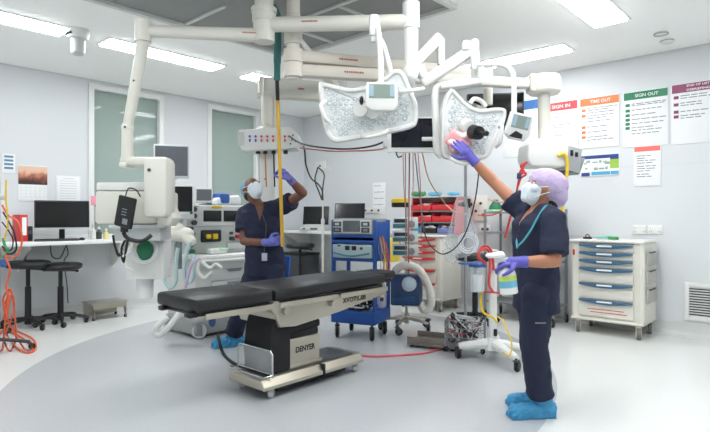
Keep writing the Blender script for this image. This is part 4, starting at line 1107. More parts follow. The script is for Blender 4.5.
m_ = MB(); m_.cyl(K2 + V((0, -.045, 0)), K2 + V((0, -.03, 0)), .009); m_.cyl(K1.lerp(K2, .3) + V((0, -.045, 0)), K1.lerp(K2, .3) + V((0, -.035, 0)), .007); m_.build('screw', dgrey, t, True)
B0 = at(121, 161.5, 3.92); B1 = at(172, 161.5, 4.0)
m_ = MB(); m_.bx((B0.x, 3.88, B0.z - .03), (B1.x, 4.02, B0.z + .032), .02); m_.bx((B0.x - .0, 3.87, B0.z - .045), (B0.x + .06, 4.03, B0.z - .01), .012); m_.build('bracket', pend, t, True)
T0 = at(147.5, 218, 3.95); T1_ = at(172, 158, 3.95)
m_ = MB(); m_.bx((T0.x, 3.84, T0.z), (T1_.x, 4.06, T1_.z), .045); m_.build('tower', pend, t, True)
m_ = MB(); q = at(148.5, 170, 3.84); m_.cyl(q + V((.005, 0, 0)), q + V((.005, -.008, 0)), .012); m_.build('screw', dgrey, t, True)
X0, X1 = at(101, 200, 4.1), at(170, 200, 4.1)
za, zb = at(0, 191, 4.0).z, at(0, 224, 4.0).z
m_ = MB(); m_.bx((X0.x, 4.0, zb), (X1.x, 4.3, za), .02); m_.build('shelf_box', pend, t, True)
m_ = MB(); m_.bx((X0.x, 4.02, za + .005), (X1.x - .05, 4.3, za + .065), .012); m_.build('top_tray', plastic, t, True)
q0, q1 = at(112, 226, 4.0), at(166, 226, 4.0); zc = at(0, 241, 4.0).z
m_ = MB(); m_.bx((q0.x, 4.02, zc), (q1.x - .05, 4.26, zb), .008); m_.bx((q0.x - .02, 3.985, zb - .03), (q1.x, 4.0, zb - .008), .004); m_.build('rail_drawer', lgrey, t, True)
q0, q1 = at(127, 240, 4.25), at(165, 279, 4.25)
m_ = MB(); m_.bx((q0.x, 4.22, q1.z), (q1.x, 4.4, q0.z), .012); m_.build('lower_cabinet', plastic, t, True)
m_ = MB(); m_.bx((q0.x + .05, 4.213, q1.z + .03), (q1.x - .02, 4.221, q0.z - .03), .003); m_.build('cabinet_door', white, t, True)
m_ = MB(); m_.prism([(.0, 0), (.10, .0), (.14, .06), (.10, .16), (.05, .19)], -.1, .1, Matrix.Translation(at(160, 226, 4.05)) @ FACE, .03); m_.build('soft_cover', cream, t, True)
# tablet
t = thing('tablet_screen', 'black tilted tablet on a black arm in front of the left pendant box', 'screen', at(125.5, 212, 3.82), -.35)
Rt = Matrix.Rotation(.22, 3, 'Y')
m_ = MB(); m_.box((0, 0, 0), (.155, .025, .225), .01, Rt); m_.build('housing', black, t)
m_ = MB()
for k in range(3): m_.box(Rt @ V((.0, -.0135, .02 - .02 * k)), (.045, .002, .006), 0, Rt)
m_.box(Rt @ V((.02, -.0135, -.065)), (.045, .002, .04), 0, Rt); m_.build('label', mgrey, t)
m_ = MB(); m_.tube([(-.02, .01, -.11), (-.03, .02, -.16), (-.0, .05, -.20), (.06, .10, -.21), (.10, .15, -.17)], .014, 8); m_.box((-.02, .01, -.12), (.05, .03, .05), .006); m_.build('arm', black, t)
m_ = MB(); m_.tube([(-.02, .015, .10), (-.02, .05, .17), (.03, .07, .16), (.08, .06, .11)], .005, 6); m_.build('cable', black, t)
# cables under pendant
for pts, m2, r, lab in (([(113, 235), (115, 246), (119, 256), (122, 248)], black, .009, 'black cable hanging under the left pendant rail, left end'), ([(125, 240), (121, 250), (124, 262), (126, 250), (128, 238)], black, .010, 'black looped cable below the black tablet'),
                        ([(127, 236), (121, 246), (122, 256), (130, 252), (133, 242)], white, .009, 'white looped cable below the black tablet'), ([(134, 240), (128, 252), (126, 266), (132, 270)], white, .008, 'white cable hanging beside the green breathing bag')):
    m_ = MB(); m_.tube([at(x, y, 3.98) for x, y in pts], r, 8); o = m_.build('hanging_cable', m2); tag(o, lab, 'cable')
t = thing('breathing_bag', 'green breathing bag in a clear wrapper hanging under the left pendant', 'breathing bag', at(145, 250, 4.15), 0)
m_ = MB(); m_.lathe([(.012, .09), (.03, .07), (.062, .03), (.066, -.01), (.045, -.06), (.015, -.09)], n=20)
m_.bm.transform(Matrix.Diagonal((1, .6, 1, 1))); m_.build('bag', green, t)
m_ = MB()
for R_ in (.085, .1): m_.torus((.0, -.02, .0), R_, .006, (.1, -1, .1))
m_.build('coiled_tube', mat('pale_tubing', (222, 226, 228), .3), t)
m_ = MB(); m_.tube([(0, 0, .09), (.01, .0, .12), (0, .02, .15)], .008); m_.build('neck', mgrey, t)
t = thing('waste_pot', 'white plastic pot with coloured tops hanging below the green breathing bag', 'pot', at(145, 298, 4.35), 0)
m_ = MB(); m_.lathe([(.055, 0), (.062, .006), (.07, .17), (.066, .172), (.058, .01), (0, .008)], n=24); m_.build('pot', plastic, t)
for k, (m2, x, y) in enumerate(((navyb, -.03, .0), (red, .01, -.02), (mat('leaf_green', (70, 150, 96), .5), .03, .02), (black, -.01, .03))):
    m_ = MB(); m_.capsule((x, y, .05), (x * 1.3, y * 1.3, .20 - .01 * k), .014); m_.build('stick', m2, t)
m_ = MB(); m_.tube([(-.06, 0, .16), (-.04, 0, .28), (.0, 0, .33), (.03, 0, .27), (.05, 0, .17)], .007); m_.build('handle', red, t)

# ---- centre pendant head
t = root_at('supply_pendant', 'wide white supply head with red and blue outlets above the man', 'pendant', V((-.87, 5.5, 1.7)))
A0 = V((H2.x, H2.y, 2.62)); K0 = at(337, 81, 5.75); A1 = at(267, 88, 5.5)
m_ = MB(); m_.cyl(A0 + V((0, 0, .05)), A0 - V((0, 0, .05)), .07, n=28); armbox(m_, A0, V((K0.x, K0.y, 2.62)), .10, .08, .03); m_.build('arm', pend, t, True)
m_ = MB(); m_.cyl(V((K0.x, K0.y, 2.68)), K0 - V((0, 0, .14)), .11, n=28); m_.build('elbow', mat('elbow_grey', (188, 188, 182), .45), t, True)
m_ = MB(); K1_ = K0 - V((0, 0, .13)); d = (A1 - K1_).normalized(); armbox(m_, K1_, A1 + d * .05, .14, .11, .04); m_.cyl(A1 + V((0, 0, .07)), A1 - V((0, 0, .06)), .095, n=28); ar = m_.build('arm', pend, t, True)
mark(t, K1_, A1, .55, .073, .02, .06, 0, ar)
HB = at(271, 141, 5.5)
def hb(x, y, z): return HB + V((x, y, z)) * 1.22
m_ = MB(); m_.cyl(A1, V((A1.x, A1.y, HB.z + .08)), .06, n=28); m_.cyl(V((A1.x + .07, A1.y + .02, A1.z)), V((A1.x + .07, A1.y + .02, HB.z + .08)), .02, n=16); m_.build('drop_tube', pend, t, True)
m_ = MB(); m_.lathe([(.14, 0), (.14, .02), (.075, .06)], (A1.x, A1.y, HB.z + .085), n=28); m_.build('flange', pend, t, True)
hx = .25
prof = [(-hx, -.02), (-hx + .02, -.085), (-hx + .05, -.1), (hx - .02, -.075), (hx + .02, -.03), (hx - .02, .05), (hx - .08, .10), (-hx, .075)]
m_ = MB(); m_.prism(prof, -.12, .12, Matrix.Translation(HB) @ Matrix.Scale(1.22, 4) @ FACE, .015); hd = m_.build('head', plastic, t, True)
m_ = MB(); m_.bx(hb(-hx - .004, -.124, -.055), hb(-hx + .05, .1, .06), .01); m_.build('end_cap', lgrey, t, True)
for k in range(7):
    x = -.155 + .048 * k
    m_ = MB(); m_.cyl(hb(x, -.118, .02), hb(x, -.13, .02), .012); m_.box(hb(x, -.122, -.012), (.018, .008, .03), .003)
    m_.build('outlet', mat('outlet_blue', (44, 92, 170), .4) if k < 2 else mat('outlet_red', (206, 74, 70), .4), t, True)
m_ = MB()
for x, z in ((.165, .02), (.19, -.01), (.2, .03), (.22, -.02), (.18, -.04)): m_.cyl(hb(x, -.11, z), hb(x, -.13, z), .008)
m_.build('port', dgrey, t, True)
for x in (-.1, -.04, .03, .13): m_ = MB(); m_.cyl(hb(x, -.05, -.085), hb(x, -.05, -.115), .022); m_.build('hose_port', black, t, True)
m_ = MB(); m_.bx(hb(-.12, .02, -.52), hb(.03, .10, -.08), .012); cl = m_.build('column', plastic, t, True)
m_ = MB(); m_.cyl(hb(-.05, .012, -.32), hb(-.05, .022, -.32), .01); m_.build('screw', dgrey, t, True)
for x, m2, lab in ((-.095, lgrey, 'pale hose hanging from the centre supply head, leftmost'), (-.04, mat('amber_tube', (196, 138, 74), .5), 'amber hose hanging from the centre supply head'), (.03, black, 'black hose hanging from the centre supply head beside the mop pole')):
    m_ = MB(); p = hb(x, -.05, -.11); m_.tube([p, p + V((.004, 0, -.15)), p + V((.01, .01, -.34))], .008); o = m_.build('gas_hose', m2); tag(o, lab, 'hose')
# swags
for pts, m2, r, lab in (([(289, 136), (300, 143), (318, 147), (345, 149), (372, 146), (392, 138)], black, .008, 'black cable swagging from the centre supply head to the middle display'),
                        ([(300, 148), (330, 151), (352, 151), (374, 150), (386, 148)], mat('dull_red_cable', (170, 80, 76), .5), .007, 'thin red cable swagging below the black one to the middle display')):
    m_ = MB(); m_.tube([at(x, y, 5.3 - 1.0 * k / (len(pts) - 1)) for k, (x, y) in enumerate(pts)], r, 8, 8); o = m_.build('swag_cable', m2); tag(o, lab, 'cable')
for pts, m2, lab in (([(297, 139), (304, 148), (306, 165), (311, 178), (318, 184), (322, 190), (323, 200)], black, 'black cable hanging from the centre supply head down to the thin pole'),
                     ([(318, 167), (315, 180), (319, 192), (322, 200)], black, 'short black cable loop at the thin white pole, left strand'), ([(318, 167), (324, 174), (323, 186), (322, 198)], dgrey, 'short dark cable loop at the thin white pole, right strand')):
    m_ = MB(); m_.tube([at(x, y, 5.4 + 1.4 * k / (len(pts) - 1)) if pts[0][0] < 300 else at(x, y, 6.85) for k, (x, y) in enumerate(pts)], .009, 8, 8); o = m_.build('hanging_cable', m2); tag(o, lab, 'cable')

# ---- right pendant
D0 = V((H2.x, H2.y, 2.37)); D1 = V(((544 - 355) / F * 4.57, 4.57, 2.37))
t = root_at('supply_pendant', 'white supply pendant with a drum and a grey-sided head above the woman', 'pendant', V((D1.x, D1.y, 1.6)))
mid = D0.lerp(D1, .52)
m_ = MB(); m_.cyl(D0 + V((0, 0, .055)), D0 - V((0, 0, .055)), .075, n=28); d = (D1 - D0).normalized(); armbox(m_, D0, mid, .10, .10, .03); ar = m_.build('arm', warmw, t, True)
mark(t, D0, mid, .42, .052, .016, .14, 0, ar)
m_ = MB(); armbox(m_, mid - d * .05, D1, .09, .085, .025); ar = m_.build('arm', pend, t, True)
mark(t, mid, D1, .3, .047, .02, .06, 0, ar)
m_ = MB(); m_.lathe([(.12, -.08), (.135, -.06), (.135, .05), (.12, .075), (.05, .09), (0, .09)], D1, n=36); m_.box(D1 - d * .12, (.06, .14, .15), .02); m_.build('drum', pend, t, True)
zq = at(0, 140, 4.57).z
m_ = MB(); m_.cyl(D1 - V((0, 0, .07)), V((D1.x, D1.y, zq)), .052, n=28); m_.build('drop_tube', pend, t, True)
HR = at(545, 153, 4.5)
hw = .175
m_ = MB(); m_.prism([(-hw + .01, -.10), (-hw - .01, -.05), (-hw, .06), (-hw + .04, .105), (hw - .06, .105), (hw - .02, .07), (hw - .03, -.115), (hw - .06, -.125), (-hw + .03, -.12)], -.17, .12, Matrix.Translation(HR) @ FACE, .018); m_.build('head', plastic, t, True)
sd = Matrix.Translation(at(566, 160, 4.62)) @ Matrix.Rotation(.5, 4, 'Z')
m_ = MB(); m_.box((0, 0, 0), (.19, .16, .21), .006, Matrix.Rotation(.12, 3, 'Y')); m_.bm.transform(sd); sp_ = m_.build('side_panel', mat('panel_grey', (168, 170, 170), .4), t, True)
m_ = MB(); m_.box((.03, -.085, .04), (.03, .012, .04), .004); m_.box((-.03, -.085, .05), (.03, .012, .05), .004); m_.bm.transform(sd); m_.build('outlet', black, sp_, True)
m_ = MB(); m_.box((.115, -.02, -.05), (.02, .1, .16), .006, Matrix.Rotation(.5, 3, 'Y')); m_.box((0, 0, -.12), (.17, .13, .02), .006); m_.bm.transform(sd); m_.build('rail', mgrey, sp_, True)
for pts, m2, r, lab in (([(558, 156), (564, 154), (567, 160), (567, 172), (565, 184), (563, 200), (562, 215)], yellow, .014, 'yellow hose curving down from the right supply pendant behind the lilac cap'),
                        ([(527, 162), (521, 166), (524, 172), (519, 174), (523, 168), (519, 180), (517, 190), (514, 205), (509, 222), (505, 238)], red, .009, 'red coiled hose hanging from the right supply pendant'), ([(525, 164), (522, 170), (526, 174), (521, 178), (518, 186)], red, .009, 'short red coil loop on the red hose')):
    m_ = MB(); m_.tube([at(x, y, 4.36) for x, y in pts], r, 8, 8); o = m_.build('gas_hose', m2); tag(o, lab, 'hose')
m_ = MB(); m_.box(at(519, 176, 4.35), (.03, .03, .05), .006); o = m_.build('hose_connector', navyb); tag(o, 'dark blue connector on the red coiled hose', 'connector')

# ---- middle display, hung from the bright elbow
EL = at(411, 22, 3.83)
t = root_at('surgical_display', 'dark display in a white frame hanging behind the left surgical lamp', 'display', V((EL.x, EL.y, 1.5)))
S0 = V((H1.x, H1.y, 2.68))
m_ = MB(); m_.cyl(S0 + V((0, 0, .055)), S0 - V((0, 0, .055)), .08, n=28); m_.cyl(S0, EL, .055, .055, 24); ar = m_.build('arm', pend, t, True)
mark(t, S0, EL, .33, .0555, .013, .11, .0, ar)
m_ = MB(); m_.cyl(V((EL.x, EL.y, 2.775)), V((EL.x, EL.y, 2.59)), .062, n=28); m_.build('elbow', plastic, t, True)
m_ = MB(); m_.cyl(V((EL.x, EL.y, 2.59)), V((EL.x, EL.y, 2.29)), .052, n=28); m_.lathe([(.052, .0), (.06, -.03), (.05, -.08), (.04, -.1)], (EL.x, EL.y, 2.32), n=28); m_.build('shaft', plastic, t, True)
ML = at(411, 135, 4.15); ct = V((EL.x + .0, EL.y, 2.22))
m_ = MB(); m_.tube([ct + V((0, 0, .04)), ct, V((EL.x + .02, 4.15, 2.05)), V((ML.x + .01, 4.22, 1.95)), V((ML.x + .01, 4.22, ML.z))], .03, 14); m_.build('drop_arm', plastic, t, True)
m_ = MB(); m_.box(ML, (.375, .05, .275), .012); m_.build('frame', plastic, t, True)
m_ = MB(); m_.box(ML + V((.01, -.027, .012)), (.33, .006, .225), .002); m_.build('screen', mat('navy_screen', (12, 16, 30), .12), t, True)
q = at(431, 139, 4.08)
m_ = MB(); m_.cyl(q + V((-.07, 0, 0)), q + V((.03, 0, 0)), .016); m_.cyl(q + V((.03, 0, 0)), q + V((.045, 0, 0)), .028); m_.build('grip', white, t, True)
m_ = MB(); m_.bx(ML + V((-.215, -.05, -.1)), ML + V((-.185, .05, -.03)), .008); m_.build('cable_clip', lgrey, t, True)

# ---- right dark display behind lamp 2
t = root_at('surgical_display', 'dark display turned away behind the right surgical lamp', 'display', V((1.2, 4.7, 1.9)))
G0 = V((H2.x, H2.y, 2.48)); G1 = at(488, 74, 4.66); G1.z = 2.48
m_ = MB(); m_.cyl(G0 + V((0, 0, .05)), G0 - V((0, 0, .05)), .075, n=28); armbox(m_, G0, G1, .10, .10, .03); ar = m_.build('arm', warmw, t, True)
mark(t, G0, G1, .25, .052, .016, .14, 0, ar)
DR = at(495, 112, 4.72)
m_ = MB(); m_.cyl(G1 + V((0, 0, .06)), V((G1.x, G1.y, DR.z + .05)), .04, n=20); m_.build('drop_tube', pend, t, True)
Rd = Matrix.Rotation(-.15, 3, 'Z')
m_ = MB(); m_.box(DR, (.49, .05, .33), .012, Rd); m_.build('frame', dgrey, t, True)
m_ = MB(); m_.box(DR + Rd @ V((0, -.027, 0)), (.46, .006, .30), .002, Rd); m_.build('screen', mat('black_glass', (16, 17, 20), .2), t, True)
for pts, lab in (([(396, 152), (398, 157), (402, 156)], 'small dark cable loop under the middle display'),):
    m_ = MB(); m_.tube([at(x, y, 4.1) for x, y in pts], .006); o = m_.build('hanging_cable', dgrey); tag(o, lab, 'cable')

# hoses dropping behind the pumps from the middle display
drops = [((405.5, 153), (405.5, 205), (406, 262), mat('rose_tube', (190, 128, 128), .5), .007, 'rose-pink line'), ((409.5, 153), (409, 200), (408.5, 275), mat('brown_tube', (150, 110, 104), .5), .010, 'brown line'), ((413, 153), (413, 190), (411, 240), mat('salmon_tube', (224, 150, 130), .5), .007, 'salmon line'),
         ((415, 153), (419, 190), (424, 232), mgrey, .009, 'grey line'), ((418, 153), (421, 200), (421, 268), mat('rose_red', (206, 110, 108), .5), .006, 'red line'), ((422, 152), (430, 182), (446, 205), mat('amber_tube', (196, 138, 74), .5), .009, 'amber line'), ((403, 153), (404, 190), (408, 240), mat('rose_tube', (190, 128, 128), .5), .006, 'thin rose line')]
for a_, b_, c_, m2, r, lab in drops:
    m_ = MB(); m_.tube([at(*a_, 4.25), at(*b_, 5.0), at(*c_, 5.72)], r * .62, 8, 10); o = m_.build('hanging_line', m2); tag(o, lab + ' hanging from the middle display towards the infusion pumps', 'tube')
for pts, dd, m2, r, lab in (([(424, 232), (430, 245), (442, 254), (455, 248), (466, 232), (474, 205), (478, 180), (479, 160)], (5.2, 4.4), black, .006, 'long black cable curving from the pumps up past the infusion pole'),
                        ([(488, 199), (498, 202), (510, 202), (520, 200)], (6.5, 4.6), mat('salmon_tube', (224, 150, 130), .5), .008, 'salmon line running across the beige outlet panel'),
                        ([(478, 215), (492, 215), (502, 210), (508, 202)], (6.4, 5.2), orange, .008, 'orange line sagging below the beige outlet panel'),
                        ([(446, 205), (456, 213), (466, 214)], (5.6, 5.0), mat('salmon_tube', (224, 150, 130), .5), .008, 'short salmon line between red bins and infusion pole')):
    m_ = MB(); n = len(pts); m_.tube([at(x, y, dd[0] + (dd[1] - dd[0]) * k / (n - 1)) for k, (x, y) in enumerate(pts)], r, 8, 8); o = m_.build('hanging_line', m2); tag(o, lab, 'cable')

# ---- surgical lamps
rimm = mat('lamp_white', (214, 214, 210), .3, coat=.3)
facem = mat('lamp_face_glass', (212, 216, 216), .25, var=.22, scale=38)
lensm = mat('lamp_lens', (176, 182, 184), .2, .0, var=.25, scale=30)
def offset_poly(poly, d):
    n = len(poly); out = []
    for i in range(n):
        p0, p1, p2 = V((*poly[i - 1], 0)), V((*poly[i], 0)), V((*poly[(i + 1) % n], 0))
        e1 = (p1 - p0).normalized(); e2 = (p2 - p1).normalized()
        n1 = V((-e1.y, e1.x, 0)); n2 = V((-e2.y, e2.x, 0)); b = (n1 + n2).normalized()
        out.append(tuple((p1 + b * (d / max(.4, b.dot(n1)))).to_2d()))
    return out
def area(p): return sum(p[i - 1][0] * p[i][1] - p[i][0] * p[i - 1][1] for i in range(len(p))) / 2
def smooth_poly(p, n=4):
    q = [V((x, y, 0)) for x, y in p]; out = []
    N_ = len(q)
    for i in range(N_):
        a, b, c, d = q[i - 1], q[i], q[(i + 1) % N_], q[(i + 2) % N_]
        for k in range(n):
            t_ = k / n
            r = .5 * ((2 * b) + (c - a) * t_ + (2 * a - 5 * b + 4 * c - d) * t_ ** 2 + (3 * b - a - 3 * c + d) * t_ ** 3); out.append((r.x, r.y))
    return out
def inside(pt, poly):
    x, y = pt; r = False
    for i in range(len(poly)):
        (x0, y0), (x1, y1) = poly[i - 1], poly[i]
        if (y0 > y) != (y1 > y) and x < (x1 - x0) * (y - y0) / (y1 - y0) + x0: r = not r
    return r
def lamp_head(t, px, centre, d, M, rim_w, seed):
    k = d / F
    poly = [((x - centre[0]) * k, -(y - centre[1]) * k) for x, y in px]
    if area(poly) < 0: poly = poly[::-1]
    poly = smooth_poly(poly, 4)
    inn = offset_poly(poly, rim_w)
    back = offset_poly(poly, rim_w * .9)
    m_ = MB(); n = len(poly)
    rings = []
    for pl, z in ((inn, .018), (offset_poly(poly, rim_w * .7), .034), (offset_poly(poly, rim_w * .25), .034), (poly, .015), (poly, -.025), (back, -.055)):
        rings.append([m_.bm.verts.new(M @ FACE @ V((p[0], p[1], z))) for p in pl])
    for a, b in zip(rings, rings[1:]):
        for i in range(n): m_.bm.faces.new((a[i], a[(i + 1) % n], b[(i + 1) % n], b[i]))
    m_.bm.faces.new(rings[-1])
    m_.build('lamp_shell', rimm, t, True)
    m_ = MB(); pr = offset_poly(poly, rim_w * .97)
    m_.prism(pr, .0, .019, M @ FACE); bmesh.ops.triangulate(m_.bm, faces=[f_ for f_ in m_.bm.faces if len(f_.verts) > 4]); m_.build('lamp_face', facem, t, True)
    m_ = MB(); rr = random.Random(seed); xs = [p[0] for p in inn]; ys = [p[1] for p in inn]; safe = offset_poly(poly, rim_w + .022); s_ = .036
    y = min(ys); row = 0
    while y < max(ys):
        x = min(xs) + (s_ / 2 if row % 2 else 0)
        while x < max(xs):
            if inside((x, y), safe):
                m_.torus(M @ FACE @ V((x + rr.uniform(-.004, .004), y + rr.uniform(-.004, .004), .019)), rr.choice((.008, .0105, .0125, .015)), rr.uniform(.0018, .0034), tuple((M.to_3x3() @ V((0, -1, 0)))), 12, 5)
            x += s_
        y += s_ * .86; row += 1
    m_.build('lens_rings', lensm, t, True)
    m_ = MB(); y = min(ys); row = 0
    while y < max(ys):
        x = min(xs) + (s_ / 2 if row % 2 else 0)
        while x < max(xs):
            if inside((x, y), safe): m_.ball(M @ FACE @ V((x, y, .019)), (.009, .009, .006), 1, None)
            x += s_
        y += s_ * .86; row += 1
    m_.build('lens_domes', mat('lens_dome', (226, 230, 230), .05, 0, .05), t, True)

def panel(t, c, M, w=.2, h=.17, tilt=0):
    m_ = MB(); m_.prism([(-w / 2, -h / 2 + .03), (-w / 2 + .04, -h / 2), (w / 2 - .03, -h / 2), (w / 2, -h / 2 + .04), (w / 2 - .01, h / 2), (-w / 2 + .01, h / 2)], 0, .05, M @ FACE, .012); b = m_.build('control_panel', rimm, t, True)
    m_ = MB(); m_.prism([(-w / 2 + .025, -.012), (w / 2 - .025, -.012), (w / 2 - .025, h / 2 - .015), (-w / 2 + .025, h / 2 - .015)], .049, .052, M @ FACE); m_.build('display', mat('panel_lcd', (128, 142, 134), .2, var=.1, scale=12), b, True)
    for s in (-1, 1):
        m_ = MB(); m_.prism([(s * (w / 2 - .04) - .014, 0.0), (s * (w / 2 - .04) + .014, 0.0), (s * (w / 2 - .04) + .014, h / 2 - .02), (s * (w / 2 - .04) - .014, h / 2 - .02)], .0515, .0535, M @ FACE)
        m_.build('display_keys', mat('lcd_blue', (150, 172, 184), .25), b, True)
    return b
# lamp 1
L1 = at(368, 108, 3.5)
t = root_at('surgical_lamp', 'white surgical lamp head facing the camera, left one of the two', 'surgical lamp', V((L1.x, L1.y, 1.9)), 0, 'surgical lamps')
px1 = [(319, 86), (326, 83.5), (350, 88.5), (366, 86), (378, 81), (386, 76), (391, 71.5), (399, 70.5), (405, 76), (412, 92), (417.5, 106), (417, 123), (409, 129), (379, 135.5), (350, 141), (335, 142.5), (327, 136), (322, 121)]
M1 = Matrix.Translation(L1) @ Matrix.Rotation(.08, 4, 'X')
lamp_head(t, px1, (368, 108), 3.5, M1, .035, 4)
KN = at(374, 26, 3.62)
m_ = MB(); m_.box(KN, (.065, .07, .15), .02); m_.cyl(KN - V((0, 0, .07)), KN - V((0, 0, .11)), .024); m_.build('knuckle', plastic, t, True)
m_ = MB(); m_.tube([KN + V((.02, .0, .02)), at(379, 38, 3.55), at(380.5, 60, 3.46), at(381, 86, 3.38)], .019, 14); m_.build('panel_tube', plastic, t, True)
m_ = MB(); m_.tube([at(378, 36, 3.62), at(384, 48, 3.62), at(390, 72, 3.62), at(392, 90, 3.62)], .02, 12); m_.box(at(385, 104, 3.60), (.16, .06, .16), .02); m_.build('yoke', rimm, t, True)
Mp = Matrix.Translation(at(381, 98, 3.39)) @ Matrix.Rotation(.05, 4, 'Z')
panel(t, None, Mp, .21, .18)
m_ = MB(); m_.cyl(at(363, 108, 3.46), at(360, 109, 3.40), .052, .048, 28); m_.cyl(at(371, 112, 3.45), at(376, 107, 3.40), .05, .044, 24); hb_ = m_.build('centre_hub', rimm, t, True)
m_ = MB(); m_.ball(at(361.5, 100.5, 3.385), (.014, .012, .03), 2); m_.ball(at(371, 106, 3.375), (.02, .012, .012), 2); m_.build('grip_slot', black, hb_, True)
m_ = MB(); m_.tube([at(325, 101, 3.46), at(321, 106, 3.42), at(325, 118, 3.42), at(330, 123, 3.46)], .014, 10); m_.build('grab_bar', rimm, t, True)
m_ = MB(); m_.tube([at(362, 135, 3.46), at(368, 137, 3.42), at(384, 133, 3.42), at(387, 130, 3.46)], .014, 10); m_.build('grab_bar', rimm, t, True)
m_ = MB(); m_.tube([at(400, 92, 3.45), at(408, 91, 3.40), at(424, 89, 3.42)], .014, 10); m_.build('grab_bar', rimm, t, True)
# lamp 2
L2 = at(475, 126, 3.78)
t = root_at('surgical_lamp', 'white surgical lamp head the woman is wiping, right one of the two', 'surgical lamp', V((L2.x, L2.y, 1.8)), 0, 'surgical lamps')
px2 = [(441.5, 106), (448, 91), (453, 90.5), (459, 96.5), (467, 104), (474, 108), (482, 109.5), (494, 108), (503.5, 109), (505.5, 114), (503.5, 124), (498, 137), (494, 146), (488, 157), (478, 160), (460, 160), (446, 159), (441, 152), (440, 130)]
M2 = Matrix.Translation(L2) @ Matrix.Rotation(.08, 4, 'X')
lamp_head(t, px2, (475, 126), 3.78, M2, .032, 9)
m_ = MB(); y0 = 3.86
m_.tube([at(471, 81, y0), at(450, 84, y0), at(438, 87, y0), at(435, 96, y0), at(436, 128, y0), at(437, 150, y0), at(442, 157, y0)], .026, 12, 6); m_.build('yoke', rimm, t, True)
sp0 = at(419, 68, 3.85); sp1 = at(474, 46, 3.78)
m_ = MB(); armbox(m_, V((EL.x + .05, EL.y, 2.33)), at(424, 78, 3.85), .06, .07, .02); armbox(m_, at(422, 84, 3.86), sp1 + V((.0, 0, -.02)), .07, .085, .025); m_.build('spring_arm', rimm, t, True)
m_ = MB(); armbox(m_, at(414, 64, 3.86), at(441, 36, 3.9), .065, .085, .025); m_.box(at(441, 52, 3.9), (.05, .06, .2), .015); m_.build('spring_arm', pend, t, True)
m_ = MB(); m_.box(at(474.5, 55, 3.76), (.06, .065, .22), .02); m_.box(at(466, 46, 3.77), (.06, .06, .07), .015); m_.cyl(at(475, 68, 3.78), at(475, 84, 3.84), .028); m_.build('knuckle', rimm, t, True)
m_ = MB(); armbox(m_, at(440, 86.5, 3.84), at(482, 80.5, 3.80), .06, .05, .015); m_.build('yoke_bar', rimm, t, True)
m_ = MB(); m_.tube([at(476, 65, 3.74), at(494, 64.5, 3.70), at(506, 66, 3.66), at(512.5, 73, 3.64), at(514, 85, 3.62), at(514, 114, 3.60)], .018, 14, 8); m_.build('panel_tube', rimm, t, True)
Mp = Matrix.Translation(at(517, 127, 3.58)) @ Matrix.Rotation(.1, 4, 'Z') @ Matrix.Rotation(.2, 4, 'Y') @ Matrix.Rotation(.15, 4, 'X')
b = panel(t, None, Mp, .17, .175)
m_ = MB(); m_.prism([(-.06, -.075), (.03, -.075), (.03, -.045), (-.02, -.03)], .048, .054, Mp @ FACE); m_.build('grip_slot', black, b, True)
m_ = MB(); q = at(470, 128, 3.70); m_.cyl(at(466, 127, 3.77), q, .058, .05, 28); m_.build('centre_hub', rimm, t, True)
m_ = MB(); m_.cyl(at(473, 132, 3.69), at(479, 133, 3.62), .05, .046, 28); m_.cyl(at(478, 133, 3.62), at(487, 133.5, 3.52), .017, .016, 16); m_.build('handle', black, t, True)
m_ = MB(); m_.tube([at(499, 127, 3.70), at(502, 127, 3.65), at(500, 142, 3.64), at(496, 147, 3.68)], .013, 10); m_.build('grab_bar', rimm, t, True)
m_ = MB(); m_.tube([at(470, 104, 3.8), at(474, 99, 3.82), at(481, 101, 3.84), at(486, 107, 3.84)], .016, 10); m_.build('grab_bar', rimm, t, True)
m_ = MB(); m_.tube([at(450, 158, 3.7), at(460, 163, 3.68), at(470, 163, 3.68), at(478, 158, 3.7)], .014, 10); m_.build('grab_bar', rimm, t, True)

# ---- left edge: cable post with hoses
CP = V((-3.26, 4.86, 0))
t = thing('cable_post', 'grey post hung with hoses at the left edge of the frame', 'post', CP, 0)
m_ = MB(); m_.box((0, 0, .86), (.05, .05, 1.5), .008); m_.build('post', mgrey, t)
m_ = MB(); m_.box((0, 0, 1.42), (.14, .1, .05), .01); m_.box((.01, -.03, 1.60), (.06, .06, .09), .008); m_.build('clip_block', lgrey, t)
for k in range(4):
    a = .6 + k * PI / 2
    m_ = MB(); m_.tube([(0, 0, .13), (.15 * math.cos(a), .15 * math.sin(a), .10), (.26 * math.cos(a), .26 * math.sin(a), .075)], .016); m_.build('foot', dgrey, t)
    caster(t, .26 * math.cos(a), .26 * math.sin(a), .03, 0, a, top=.075, fm_=dgrey)
m_ = MB(); m_.box((.05, -.03, .82), (.09, .05, .07), .012); m_.box((.10, -.03, .82), (.05, .03, .045), .008); m_.build('plug', mat('plug_blue', (60, 96, 150), .5), t)
dd = 4.82
